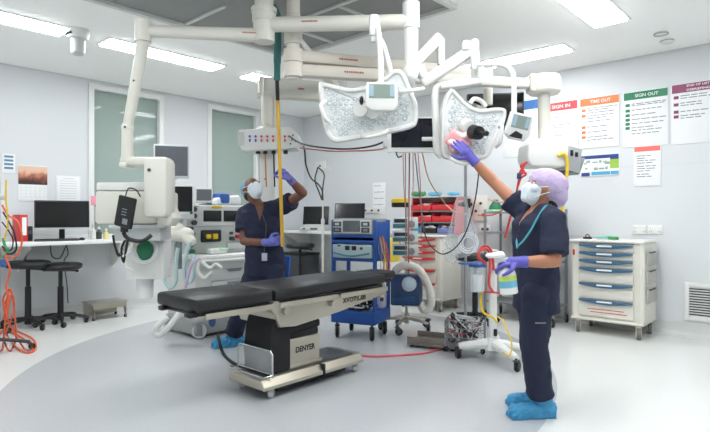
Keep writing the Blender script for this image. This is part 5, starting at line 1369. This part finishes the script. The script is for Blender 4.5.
for pts, m2, r, lab in (([(2, 205), (8, 215), (18, 222), (22, 240), (17, 255), (8, 256), (3, 248)], orange, .008, 'orange hose looped high on the post at the left edge'), ([(3, 212), (10, 224), (15, 236), (16, 250), (8, 254), (2, 246)], black, .007, 'black cable looped on the post at the left edge, outer one'), ([(2, 222), (8, 230), (13, 240), (11, 250), (4, 247)], black, .006, 'black cable looped on the post at the left edge, inner one'),
                        ([(6, 180), (6, 200), (8, 224), (4, 240)], yellow, .008, 'yellow cable strung down the post at the left edge'), ([(3, 238), (5, 246), (8, 250), (3, 256)], mat('leaf_green', (70, 150, 96), .5), .012, 'green hose piece on the post at the left edge'),
                        ([(5, 255), (10, 270), (6, 285), (9, 300), (7, 320)], orange, .008, 'orange hose running down the post at the left edge')):
    m_ = MB(); m_.tube([at(x, y, dd) for x, y in pts], r, 8, 8); o = m_.build('hanging_hose', m2); tag(o, lab, 'hose')
m_ = MB(); 
rr = random.Random(5)
fl = lambda px, py: (lambda d: V(((px - 355) / F * d, d, .012)))(F * CAM_H / (py - 216))
m_.tube([at(8, 318, 4.85), at(3, 300, 4.9), at(10, 290, 4.9), at(14, 310, 4.9), fl(4, 340), fl(10, 352), fl(16, 340), at(13, 300, 4.9), at(8, 292, 4.9), fl(2, 352), fl(-5, 345), fl(6, 330), fl(30, 338), fl(36, 348), fl(28, 354), fl(14, 346), fl(2, 326), at(12, 296, 4.92), at(4, 310, 4.9), fl(24, 350), fl(33, 352), fl(24, 340), fl(4, 330)], .008, 8, 8)
for v in m_.bm.verts: v.co.z = max(v.co.z, .002)
o = m_.build('coiled_hose', orange); tag(o, 'orange hose piled in loose coils on the floor at the left edge', 'hose')

# ---- floor cables
m_ = MB(); m_.tube([fl(362, 357), fl(380, 357.5), fl(405, 356), fl(430, 353), fl(450, 346), fl(462, 341)], .009, 8, 8); o = m_.build('floor_cable', mat('pink_red_cable', (222, 96, 100), .5)); tag(o, 'thin pink-red cable lying on the floor from table base to suction stand', 'cable')
m_ = MB(); m_.tube([fl(218, 337) + V((0, 0, .02)), at(219, 340, 4.9), fl(224, 356), fl(236, 366), fl(250, 368)], .014, 8, 8); o = m_.build('floor_cable', rubber); tag(o, 'thick black cable running over the floor to the left end of the table base', 'cable')
# ================================================================== PEOPLE
def fuse(mb, name, m, parent, voxel, smooth=4, cutter=None, label=None, fac=.5, disp=None):
    "one continuous skin over overlapping shapes (world coordinates)"
    bm = mb.bm
    bmesh.ops.recalc_face_normals(bm, faces=bm.faces[:])
    me = bpy.data.meshes.new(name); bm.to_mesh(me); bm.free()
    o = bpy.data.objects.new(name + '_src', me); COL.objects.link(o)
    r = o.modifiers.new('r', 'REMESH'); r.mode = 'VOXEL'; r.voxel_size = voxel; r.adaptivity = 0
    s = o.modifiers.new('s', 'SMOOTH'); s.iterations = smooth; s.factor = fac
    if disp:
        tx = bpy.data.textures.new(name + '_folds', 'CLOUDS'); tx.noise_scale = disp[1]; tx.noise_depth = 2
        dm = o.modifiers.new('d', 'DISPLACE'); dm.texture = tx; dm.strength = disp[0]; dm.mid_level = .38; dm.texture_coords = 'LOCAL'
    co = None
    if cutter is not None:
        cb = cutter.bm; bmesh.ops.recalc_face_normals(cb, faces=cb.faces[:])
        cm_ = bpy.data.meshes.new('cut'); cb.to_mesh(cm_); cb.free()
        co = bpy.data.objects.new('cut', cm_); COL.objects.link(co)
        b = o.modifiers.new('b', 'BOOLEAN'); b.operation = 'DIFFERENCE'; b.object = co; b.solver = 'EXACT'
    dg = bpy.context.evaluated_depsgraph_get(); dg.update()
    me2 = bpy.data.meshes.new_from_object(o.evaluated_get(dg))
    bpy.data.objects.remove(o)
    if co: bpy.data.objects.remove(co)
    FM = FRAME[parent.name]; me2.transform(FM.inverted()); me2.name = name
    me2.materials.clear(); me2.materials.append(m)
    for p in me2.polygons: p.use_smooth = True; p.material_index = 0
    o = bpy.data.objects.new(name, me2); COL.objects.link(o); o.parent = parent; FRAME[o.name] = FM
    if label: o['label'] = label
    return o

def loft(mb, secs, f, l, n=24):
    "secs: (centre, rf, rl) elliptical rings across the body"
    rings = []
    for c, rf, rl in secs:
        rings.append([mb.bm.verts.new(V(c) + f * (rf * math.cos(2 * PI * k / n)) + l * (rl * math.sin(2 * PI * k / n))) for k in range(n)])
    for a, b in zip(rings, rings[1:]):
        for k in range(n): mb.bm.faces.new((a[k], a[(k + 1) % n], b[(k + 1) % n], b[k]))
    mb.bm.faces.new(rings[0][::-1]); mb.bm.faces.new(rings[-1])

def axes(f, up=V((0, 0, 1))):
    f = V(f).normalized(); l = up.cross(f).normalized(); u = f.cross(l).normalized()
    return f, l, u, Matrix((f, l, u)).transposed()

def hand(mb, w, d, n, thumb, curl, sc=1.0, spread=.0, tc=.5):
    w = V(w); d = V(d).normalized(); n = V(n); n = (n - d * n.dot(d)).normalized(); s = d.cross(n) * thumb   # s points to the thumb side
    for k in range(4):
        mb.capsule(w + s * (.018 - .012 * k) * sc, w + (d * .082 + s * (.031 - .0205 * k)) * sc, .0155 * sc, .0115 * sc, 10)
    mb.ball(w + d * .045 * sc - n * .002, (.03 * sc,) * 3, 2)
    Ls = (.072, .080, .075, .058)
    for k in range(4):
        c = curl[k] if isinstance(curl, (list, tuple)) else curl
        p = w + (d * .085 + s * (.031 - .0205 * k)) * sc; ang = 0
        fd = (d + s * spread * (1.5 - k)).normalized()
        for j, (q, r0, r1) in enumerate(((.45, .0105, .0098), (.31, .0098, .009), (.24, .009, .0075))):
            ang += c * (1, 1.1, .7)[j]
            e = p + (fd * math.cos(ang) + n * math.sin(ang)) * (Ls[k] * q * sc)
            mb.capsule(p, e, r0 * sc, r1 * sc, 10); p = e
    p = w + (d * .022 + s * .022) * sc
    a = (d * .55 + s * .75 + n * .3).normalized(); q = p + a * .048 * sc; mb.capsule(p, q, .0165 * sc, .0125 * sc, 10)
    a = (d * .8 + s * (.45 - tc * .5) + n * (.3 + tc * .5)).normalized(); r = q + a * .033 * sc; mb.capsule(q, r, .0125 * sc, .0105 * sc, 10)
    a = (d * .8 + s * (.2 - tc * .8) + n * (.4 + tc * .5)).normalized(); mb.capsule(r, r + a * .025 * sc, .0105 * sc, .008 * sc, 10)

def figure(t, J, f, hf, skin, scrub, glove, sc, slv=(.66, .66), hem=.05):
    f, l, u, A = axes(f)
    pel, che, nb, hd = V(J['pelvis']), V(J['chest']), V(J['neck']), V(J['head'])
    wst = pel.lerp(che, .5)
    secs = [(pel + V((0, 0, -.12 * sc)), .085, .14), (pel, .115, .172), (wst, .105, .150), (pel.lerp(che, .8), .118, .162), (che + V((0, 0, .05 * sc)), .112, .178), (che.lerp(nb, .72), .085, .165), (nb, .058, .085)]
    hfv, hl, hu, HA = axes(hf)
    b = MB()
    loft(b, [(c, rf * sc, rl * sc) for c, rf, rl in secs], f, l)
    for s_, k in (('L', 1), ('R', -1)):
        sh, el, wr, hp, kn, an = (V(J[q + s_]) for q in ('sh', 'el', 'wr', 'hip', 'knee', 'ank'))
        b.capsule(nb + l * k * .05 * sc + V((0, 0, -.03)), sh, .055 * sc, .056 * sc); b.capsule(sh, el, .050 * sc, .040 * sc); b.capsule(el, el.lerp(wr, .3), .040 * sc, .043 * sc); b.capsule(el.lerp(wr, .3), wr, .043 * sc, .027 * sc)
        b.capsule(hp, kn, .086 * sc, .056 * sc); b.capsule(kn, kn.lerp(an, .35), .056 * sc, .057 * sc); b.capsule(kn.lerp(an, .35), an, .057 * sc, .036 * sc)
        td = V(J['toe' + s_]); b.capsule(an - V((0, 0, .05)), an + td * .15 * sc - V((0, 0, .06)), .036 * sc, .026 * sc)
        b.ball(wr + (V(J['hd' + s_])).normalized() * .03, .028 * sc, 2)
    b.capsule(nb - V((0, 0, .02)), hd - hu * .06 * sc - hfv * .02, .058 * sc, .054 * sc)
    # head
    b.ball(hd + hu * .025 * sc - hfv * .012 * sc, (.098 * sc, .076 * sc, .093 * sc), 4, HA)
    b.ball(hd - hu * .035 * sc + hfv * .022 * sc, (.072 * sc, .060 * sc, .080 * sc), 4, HA)
    b.ball(hd - hu * .085 * sc + hfv * .055 * sc, (.03 * sc, .034 * sc, .026 * sc), 3, HA)       # chin
    b.capsule(hd + hfv * .085 * sc + hu * .01 * sc, hd + hfv * .106 * sc - hu * .025 * sc, .012 * sc, .016 * sc)
    for k in (-1, 1):
        b.ball(hd + hfv * .078 * sc + hl * k * .032 * sc + hu * .028 * sc, (.014 * sc, .028 * sc, .009 * sc), 2, HA)   # brow
        b.ball(hd + hfv * .066 * sc + hl * k * .042 * sc - hu * .02 * sc, (.022 * sc, .02 * sc, .02 * sc), 2, HA)      # cheek
        b.ball(hd - hfv * .012 * sc + hl * k * .076 * sc - hu * .005 * sc, (.022 * sc, .012 * sc, .033 * sc), 2, HA)   # ear
    b.ball(hd + hfv * .083 * sc - hu * .058 * sc, (.01 * sc, .024 * sc, .007 * sc), 2, HA)
    b.ball(hd + hfv * .081 * sc - hu * .07 * sc, (.011 * sc, .021 * sc, .007 * sc), 2, HA)
    body = fuse(b, 'body', skin, t, .0075, 3)
    for k in (-1, 1):
        c = hd + hfv * .078 * sc + hl * k * .031 * sc + hu * .012 * sc
        m_ = MB(); m_.ball(c, (.011 * sc, .014 * sc, .009 * sc), 2, HA); e = m_.build('eye', mat('eye_white', (226, 222, 218), .2), t, True)
        m_ = MB(); m_.ball(c + hfv * .0075 * sc, (.0055 * sc, .0065 * sc, .0065 * sc), 2, HA); m_.build('iris', mat('eye_brown', (40, 24, 18), .2), e, True)
    # scrub top
    c = MB(); g = .016
    lo = pel + V((0, 0, -hem))
    ts = [(lo, .128, .188), (pel, .128, .185), (wst, .118, .165), (pel.lerp(che, .8), .128, .175), (che + V((0, 0, .05 * sc)), .124, .188), (che.lerp(nb, .72), .098, .172), (nb + V((0, 0, -.012)), .066, .092)]
    loft(c, [(q, a_ * sc, b_ * sc) for q, a_, b_ in ts], f, l)
    for s_, k, sv in (('L', 1, slv[0]), ('R', -1, slv[1])):
        sh, el = V(J['sh' + s_]), V(J['el' + s_])
        c.capsule(nb + l * k * .06 * sc + V((0, 0, -.030)), sh, .073 * sc, .079 * sc)
        c.cyl(sh.lerp(el, -.04), sh.lerp(el, sv), .077 * sc, .083 * sc, 24)
    cut = MB()
    fx = nb + V((0, 0, -.02))
    P = [(-.062, .10), (.062, .10), (.0, -.12)]
    Mx = Matrix.Translation(fx + f * .02) @ Matrix((l, V((0, 0, 1)), f)).transposed().to_4x4()
    cut.prism(P, 0, .3, Mx)
    top = fuse(c, 'scrub_top', scrub, t, .009, 5, cut, 'dark navy short-sleeved scrub top', .5, (.022, .09))
    # trousers
    c = MB()
    loft(c, [(pel + V((0, 0, -.16 * sc)), .10 * sc, .165 * sc), (pel + V((0, 0, -.06)), .122 * sc, .18 * sc), (pel + V((0, 0, .07)), .114 * sc, .17 * sc)], f, l)
    for s_ in 'LR':
        hp, kn, an = (V(J[q + s_]) for q in ('hip', 'knee', 'ank'))
        c.capsule(hp, kn, .102 * sc, .083 * sc); c.cyl(kn, an + V((0, 0, .025)), .083 * sc, .078 * sc, 24); c.ball(kn, .083 * sc)
        c.torus(an + V((0, 0, .045)), .068 * sc, .018 * sc)
    fuse(c, 'trousers', scrub, t, .009, 5, None, 'dark navy scrub trousers', .5, (.026, .10))
    # shoe covers
    for s_ in 'LR':
        an, td = V(J['ank' + s_]), V(J['toe' + s_])
        m_ = MB(); h = an - V((0, 0, an.z))
        m_.capsule(h - td * .05 + V((0, 0, .05)), h + td * .17 * sc + V((0, 0, .042)), .052 * sc, .042 * sc); m_.capsule(h - td * .045 + V((0, 0, .04)), h + V((0, 0, .12)), .055 * sc, .05 * sc)
        m_.box(h + td * .06 + V((0, 0, .012)), (.28 * sc, .09 * sc, .022), .01, axes(td)[3])
        so = fuse(m_, 'shoe_cover', mat('shoe_cover_blue', (58, 142, 186), .6, bump=.8, bscale=45), t, .006, 3, None, None, .5, (.02, .025))
        for v in so.data.vertices: v.co.z = max(v.co.z, .002)
    # gloves
    for s_, th in (('L', J['thumbL']), ('R', J['thumbR'])):
        m_ = MB(); w = V(J['wr' + s_]); d = V(J['hd' + s_]).normalized()
        hand(m_, w, d, J['hn' + s_], th, J['curl' + s_], sc * 1.06, J.get('spread' + s_, 0), J.get('tc' + s_, .5))
        fa = (w - V(J['el' + s_])).normalized()
        m_.cyl(w - fa * .055, w + d * .03, .037 * sc, .032 * sc, 20)
        fuse(m_, 'glove', glove, t, .0042, 2)
    return f, l, u, hfv, hl, hu, HA, hd, nb

def mask(t, hd, hfv, hl, hu, HA, sc, m, r=(.062, .065, .071), ears=True):
    m_ = MB(); m_.ball(hd - hu * .037 * sc + hfv * .024 * sc, (.081 * sc, .068 * sc, .088 * sc), 4, HA); m_.ball(hd - hu * .085 * sc + hfv * .057 * sc, (.037 * sc, .042 * sc, .034 * sc), 3, HA)
    m_.capsule(hd + hfv * .086 * sc + hu * .008 * sc, hd + hfv * .110 * sc - hu * .03 * sc, .019 * sc, .022 * sc); m_.capsule(hd + hfv * .106 * sc - hu * .03 * sc, hd + hfv * .085 * sc - hu * .085 * sc, .026 * sc, .034 * sc)
    for k in (-1, 1): m_.ball(hd + hfv * .066 * sc + hl * k * .042 * sc - hu * .022 * sc, .031 * sc, 3)
    cu_ = MB(); cu_.prism([(-.3, -.3), (.018, -.3), (.030, -.01), (.075, .012), (.3, .03), (.3, .3), (-.3, .3)], -.2, .2, Matrix.Translation(hd) @ Matrix((hfv, hu, -hl)).transposed().to_4x4())
    fuse(m_, 'face_mask', m, t, .005, 3, cu_, 'pale disposable face mask')
    if ears:
        m_ = MB()
        for k in (-1, 1):
            m_.tube([hd + hfv * .07 * sc + hl * k * .064 * sc - hu * .01 * sc, hd + hfv * .03 * sc + hl * k * .082 * sc + hu * .0, hd - hfv * .015 * sc + hl * k * .088 * sc + hu * .02 * sc], .003, 6)
            m_.tube([hd + hfv * .06 * sc + hl * k * .066 * sc - hu * .075 * sc, hd + hfv * .02 * sc + hl * k * .080 * sc - hu * .045 * sc, hd - hfv * .018 * sc + hl * k * .088 * sc - hu * .02 * sc], .003, 6)
        m_.build('ear_loop', white, t, True)

navy = mat('navy_scrubs', (24, 31, 56), .85, var=.12, scale=9, bump=.25, bscale=120)
purple = mat('purple_glove', (92, 86, 176), .5, var=.06)
maskm = mat('mask_white', (206, 215, 222), .8)
# ---------------------------------------------------------------- the woman
skin1 = mat('skin_warm', (176, 120, 92), .5, var=.06)
t = thing('person', 'person in navy scrubs and lilac cap wiping the right lamp, holding a spray bottle', 'person', V((1.14, 3.42, 0)), 0)
fdir = V((-.97, -.24, 0))
J = dict(pelvis=at(535.5, 284, 3.38), chest=at(535, 231, 3.38), neck=at(538, 210, 3.38), head=at(541.5, 189, 3.38),
         shL=at(553, 221, 3.21), elL=at(555, 261, 3.12), wrL=at(518, 262, 3.13), hdL=V((-1, .02, -.02)), hnL=V((.1, .45, -.9)), thumbL=1, curlL=(.55, .6, .65, .7),
         shR=at(523, 211, 3.55), elR=at(494, 182, 3.65), wrR=at(471, 158, 3.66), hdR=V((-.62, .08, .75)), hnR=V((-.2, .95, .1)), thumbR=1, curlR=(.18, .16, .2, .3), spreadR=.07, tcR=.1,
         hipL=at(537, 294, 3.29), kneeL=at(535, 345, 3.29), ankL=V((1.155, 3.335, .10)), toeL=V((-.97, -.12, 0)).normalized(),
         hipR=at(533, 294, 3.46), kneeR=at(533, 344, 3.47), ankR=V((1.205, 3.53, .10)), toeR=V((-.98, -.1, 0)).normalized())
f, l, u, hf, hl, hu, HA, hd, nb = figure(t, J, fdir, V((-.93, -.13, .30)), skin1, navy, purple, .97, (.86, .42), .16)
mask(t, hd, hf, hl, hu, HA, .97, maskm)
m_ = MB()
A2 = axes(hf * .8 - hu * .6)[3]
m_.ball(hd + hu * .052 - hf * .035, (.128, .098, .088), 4, HA); m_.ball(hd - hu * .0 - hf * .085, (.10, .09, .078), 4, axes(hf * .75 + hu * .65)[3]); m_.ball(hd + hu * .03 - hf * .05, (.115, .1, .09), 4, axes(hf * .8 + hu * .6)[3])
fuse(m_, 'bouffant_cap', mat('lilac_cap', (188, 170, 204), .8, var=.08, scale=14, bump=.5, bscale=40), t, .007, 3, None, 'lilac bouffant cap', .5, (.010, .03))
m_ = MB(); m_.ball(hd - hf * .085 - hu * .06, (.05, .06, .06), 3, HA); m_.ball(hd - hf * .075 - hu * .10, (.035, .045, .04), 3, HA); m_.build('hair', mat('black_hair', (22, 18, 18), .6), t, True)
lany = mat('lanyard_teal', (70, 160, 170), .6)
m_ = MB(); 
pts = [at(551, 205, 3.31), at(545, 207, 3.24), at(538, 217, 3.225), at(531, 230, 3.225), at(524, 240, 3.235), at(518, 246, 3.27)]
m_.tube(pts, .0065, 6); m_.tube([at(536, 205, 3.43), at(527, 212, 3.43), at(521, 225, 3.40), at(517, 240, 3.35), at(517, 248, 3.29)], .0065, 6); m_.build('lanyard', lany, t, True)
m_ = MB()
p0 = at(540, 323, 3.192)
for k in range(6): m_.box(p0 + V((-.025 + .011 * k, -.004 + .0006 * k, 0)), (.008, .006, .008))
m_.build('pocket_mark', mgrey, t, True)
# cloth she wipes with
tt = thing('wiping_cloth', 'pink and white cloth pressed on the right lamp under the purple glove', 'cloth', at(459, 141, 3.72), 0)
m_ = MB(); m_.ball((0, 0, 0), (.085, .028, .075), 4)
for v in m_.bm.verts: v.co *= 1 + .22 * math.sin(v.co.x * 60 + 1) * math.cos(v.co.z * 52)
m_.build('cloth', mat('pink_cloth', (228, 158, 160), .9, var=.2, scale=18, bump=.5, bscale=50), tt)
m_ = MB(); m_.ball((.02, -.012, .035), (.045, .03, .03), 3); m_.ball((-.045, -.008, -.03), (.03, .025, .045), 3)
for v in m_.bm.verts: v.co *= 1 + .2 * math.sin(v.co.x * 70) * math.cos(v.co.z * 62)
m_.build('folded_edge', mat('pale_pink_cloth', (238, 208, 204), .9, bump=.5, bscale=50), tt)
tt = thing('wiping_cloth', 'white wipe held in the purple glove above the spray bottle', 'cloth', at(497, 255.5, 3.13), 0)
m_ = MB(); m_.ball((0, 0, 0), (.055, .04, .022), 4)
for v in m_.bm.verts: v.co *= 1 + .25 * math.sin(v.co.x * 80) * math.cos(v.co.y * 62)
m_.build('cloth', mat('white_cloth', (228, 228, 230), .9, bump=.5, bscale=50), tt)
# spray bottle
bp = at(507.5, 279.5, 3.13)
tt = thing('spray_bottle', 'white spray bottle with green and blue label hanging from the purple glove', 'bottle', bp, 0)
Rb = Matrix.Rotation(-.12, 4, 'Y')
m_ = MB(); m_.lathe([(.045, -.085), (.052, -.08), (.052, .03), (.045, .055), (.02, .075), (.016, .09)], n=28); m_.bm.transform(Rb @ Matrix.Diagonal((1, .75, 1, 1))); m_.build('bottle', plastic, tt)
m_ = MB(); m_.lathe([(.053, -.045), (.053, -.005)], n=28, c=(0, 0, 0)); m_.bm.transform(Rb @ Matrix.Diagonal((.995, .76, 1, 1))); m_.build('blue_label', mat('label_cyan', (110, 176, 206), .5), tt)
m_ = MB(); m_.lathe([(.0532, -.005), (.0532, .022)], n=28); m_.bm.transform(Rb @ Matrix.Diagonal((.995, .76, 1, 1))); m_.build('green_label', mat('label_lime', (188, 212, 90), .5), tt)
m_ = MB(); m_.cyl((0, 0, .085), (0, 0, .108), .018); m_.box((-.02, 0, .115), (.085, .026, .026), .008); m_.box((-.052, 0, .093), (.012, .018, .05), .004, Matrix.Rotation(.4, 3, 'Y')); m_.bm.transform(Rb); m_.build('trigger_head', white, tt)

# ---------------------------------------------------------------- the man
skin2 = mat('skin_brown', (112, 72, 54), .5, var=.06)
t = thing('person', 'person in navy scrubs and pale blue cap looking up and holding the mop pole', 'person', V((-.86, 5.05, 0)), 0)
J = dict(pelvis=at(265, 262, 5.06), chest=at(263, 226, 5.03), neck=at(259, 206.5, 5.01), head=at(252, 189.5, 4.99),
         shL=at(284, 206, 4.98), elL=at(303, 193, 4.82), wrL=at(289.5, 179, 4.68), hdL=V((-.62, -.12, .72)), hnL=V((-.75, .45, -.45)), thumbL=1, curlL=(.75, .8, .8, .85), tcL=.8,
         shR=at(245, 214, 5.08), elR=at(244, 241, 4.99), wrR=at(268, 243, 4.86), hdR=V((.93, -.12, .22)), hnR=V((.15, .95, .1)), thumbR=1, curlR=(.75, .8, .8, .85), tcR=.8,
         hipL=at(273, 272, 5.03), kneeL=at(281, 303, 4.98), ankL=V((-.68, 5.12, .10)), toeL=V((.25, -.97, 0)).normalized(),
         hipR=at(256, 272, 5.08), kneeR=at(244, 303, 5.0), ankR=V((-1.165, 5.16, .10)), toeR=V((-.86, -.5, 0)).normalized())
f, l, u, hf, hl, hu, HA, hd, nb = figure(t, J, V((.25, -.97, 0)), V((.52, -.64, .56)), skin2, navy, mat('violet_glove', (98, 104, 184), .5, var=.06), 1.03, (.42, .64), .13)
mask(t, hd, hf, hl, hu, HA, 1.03, maskm, (.064, .067, .073))
m_ = MB(); m_.ball(hd + hu * .035 - hf * .03, (.098, .086, .092), 4, HA)
cut = MB(); cut.box(hd + hf * .15 + hu * .02, (.22, .3, .36), 0, axes(hf - hu * .35)[3])
fuse(m_, 'cloth_cap', mat('pale_blue_cap', (122, 160, 186), .8, bump=.4, bscale=40), t, .006, 2, cut, 'pale blue cloth cap')
m_ = MB(); m_.ball(hd - hf * .055 - hu * .035, (.055, .068, .05), 3, HA); m_.build('hair', mat('black_hair', (22, 18, 18), .6), t, True)
m_ = MB(); q = at(264.5, 257, 4.875); m_.box(q, (.05, .004, .07), .003); m_.build('badge', mat('badge_white', (170, 178, 190), .4), t, True)
m_ = MB(); m_.tube([at(264, 253, 4.876), at(265, 240, 4.872), at(266, 226, 4.865), at(262, 214, 4.885)], .005, 6); m_.build('badge_cord', dgrey, t, True)
# mop
Pa, Pb = at(282.5, 246, 4.84), at(277, 78, 4.33)
tt = thing('mop', 'long yellow-handled mop with a teal sleeve raised to the ceiling arms', 'mop', Pa, 0)
m_ = MB(); m_.cyl(Pa, Pa.lerp(Pb, .885), .0155, n=18); m_.build('handle', mat('yellow_pole', (214, 168, 56), .4), tt, True)
m_ = MB(); m_.cyl(Pa.lerp(Pb, .88), Pb, .0165, n=18); m_.build('grip', black, tt, True)
Pc = at(278, 24, 4.22)
m_ = MB(); m_.tube([Pb - V((0, 0, .02)), Pb.lerp(Pc, .3), Pb.lerp(Pc, .7), Pc, at(277.5, 14, 4.21), at(273, 5, 4.21)], [.026, .030, .029, .024, .022, .016], 14, 8)
m_.build('sleeve', mat('teal_microfibre', (66, 120, 118), .9, var=.1, scale=30, bump=.5, bscale=160), tt, True)
# blue cloth tucked behind the man
tt = thing('blue_cloth', 'bright blue cloth hanging at the back of the man below the mop', 'cloth', at(287, 268, 5.2), 0)
m_ = MB(); m_.box((0, 0, 0), (.06, .03, .24), .012, Matrix.Rotation(.1, 3, 'Y'), 3)
for v in m_.bm.verts: v.co.y += .01 * math.sin(v.co.x * 90 + v.co.z * 20)
m_.build('cloth', mat('bright_blue_cloth', (48, 92, 176), .85, bump=.5, bscale=50), tt)
# ================================================================== CAMERA, WORLD, VIEW
cd = bpy.data.cameras.new('camera'); cam = bpy.data.objects.new('camera', cd); COL.objects.link(cam)
cam.location = (0, 0, CAM_H); cam.rotation_euler = (PI / 2, 0, 0)
cd.sensor_width = 36; cd.sensor_fit = 'HORIZONTAL'; cd.lens = F * 36 / 710; cd.clip_start = .05
scene.camera = cam
w = bpy.data.worlds.new('world'); w.use_nodes = True; w.node_tree.nodes['Background'].inputs[0].default_value = (.6, .65, .7, 1); w.node_tree.nodes['Background'].inputs[1].default_value = .3
scene.world = w
vs = scene.view_settings; vs.view_transform = 'Standard'; vs.look = 'None'; vs.exposure = EXPOSURE; vs.gamma = 1; vs.use_curve_mapping = False
scene.cycles.max_bounces = 10; scene.cycles.diffuse_bounces = 6; scene.cycles.transparent_max_bounces = 12
scene.cycles.use_denoising = True; scene.cycles.caustics_reflective = False; scene.cycles.caustics_refractive = False
scene.cycles.sample_clamp_indirect = 6
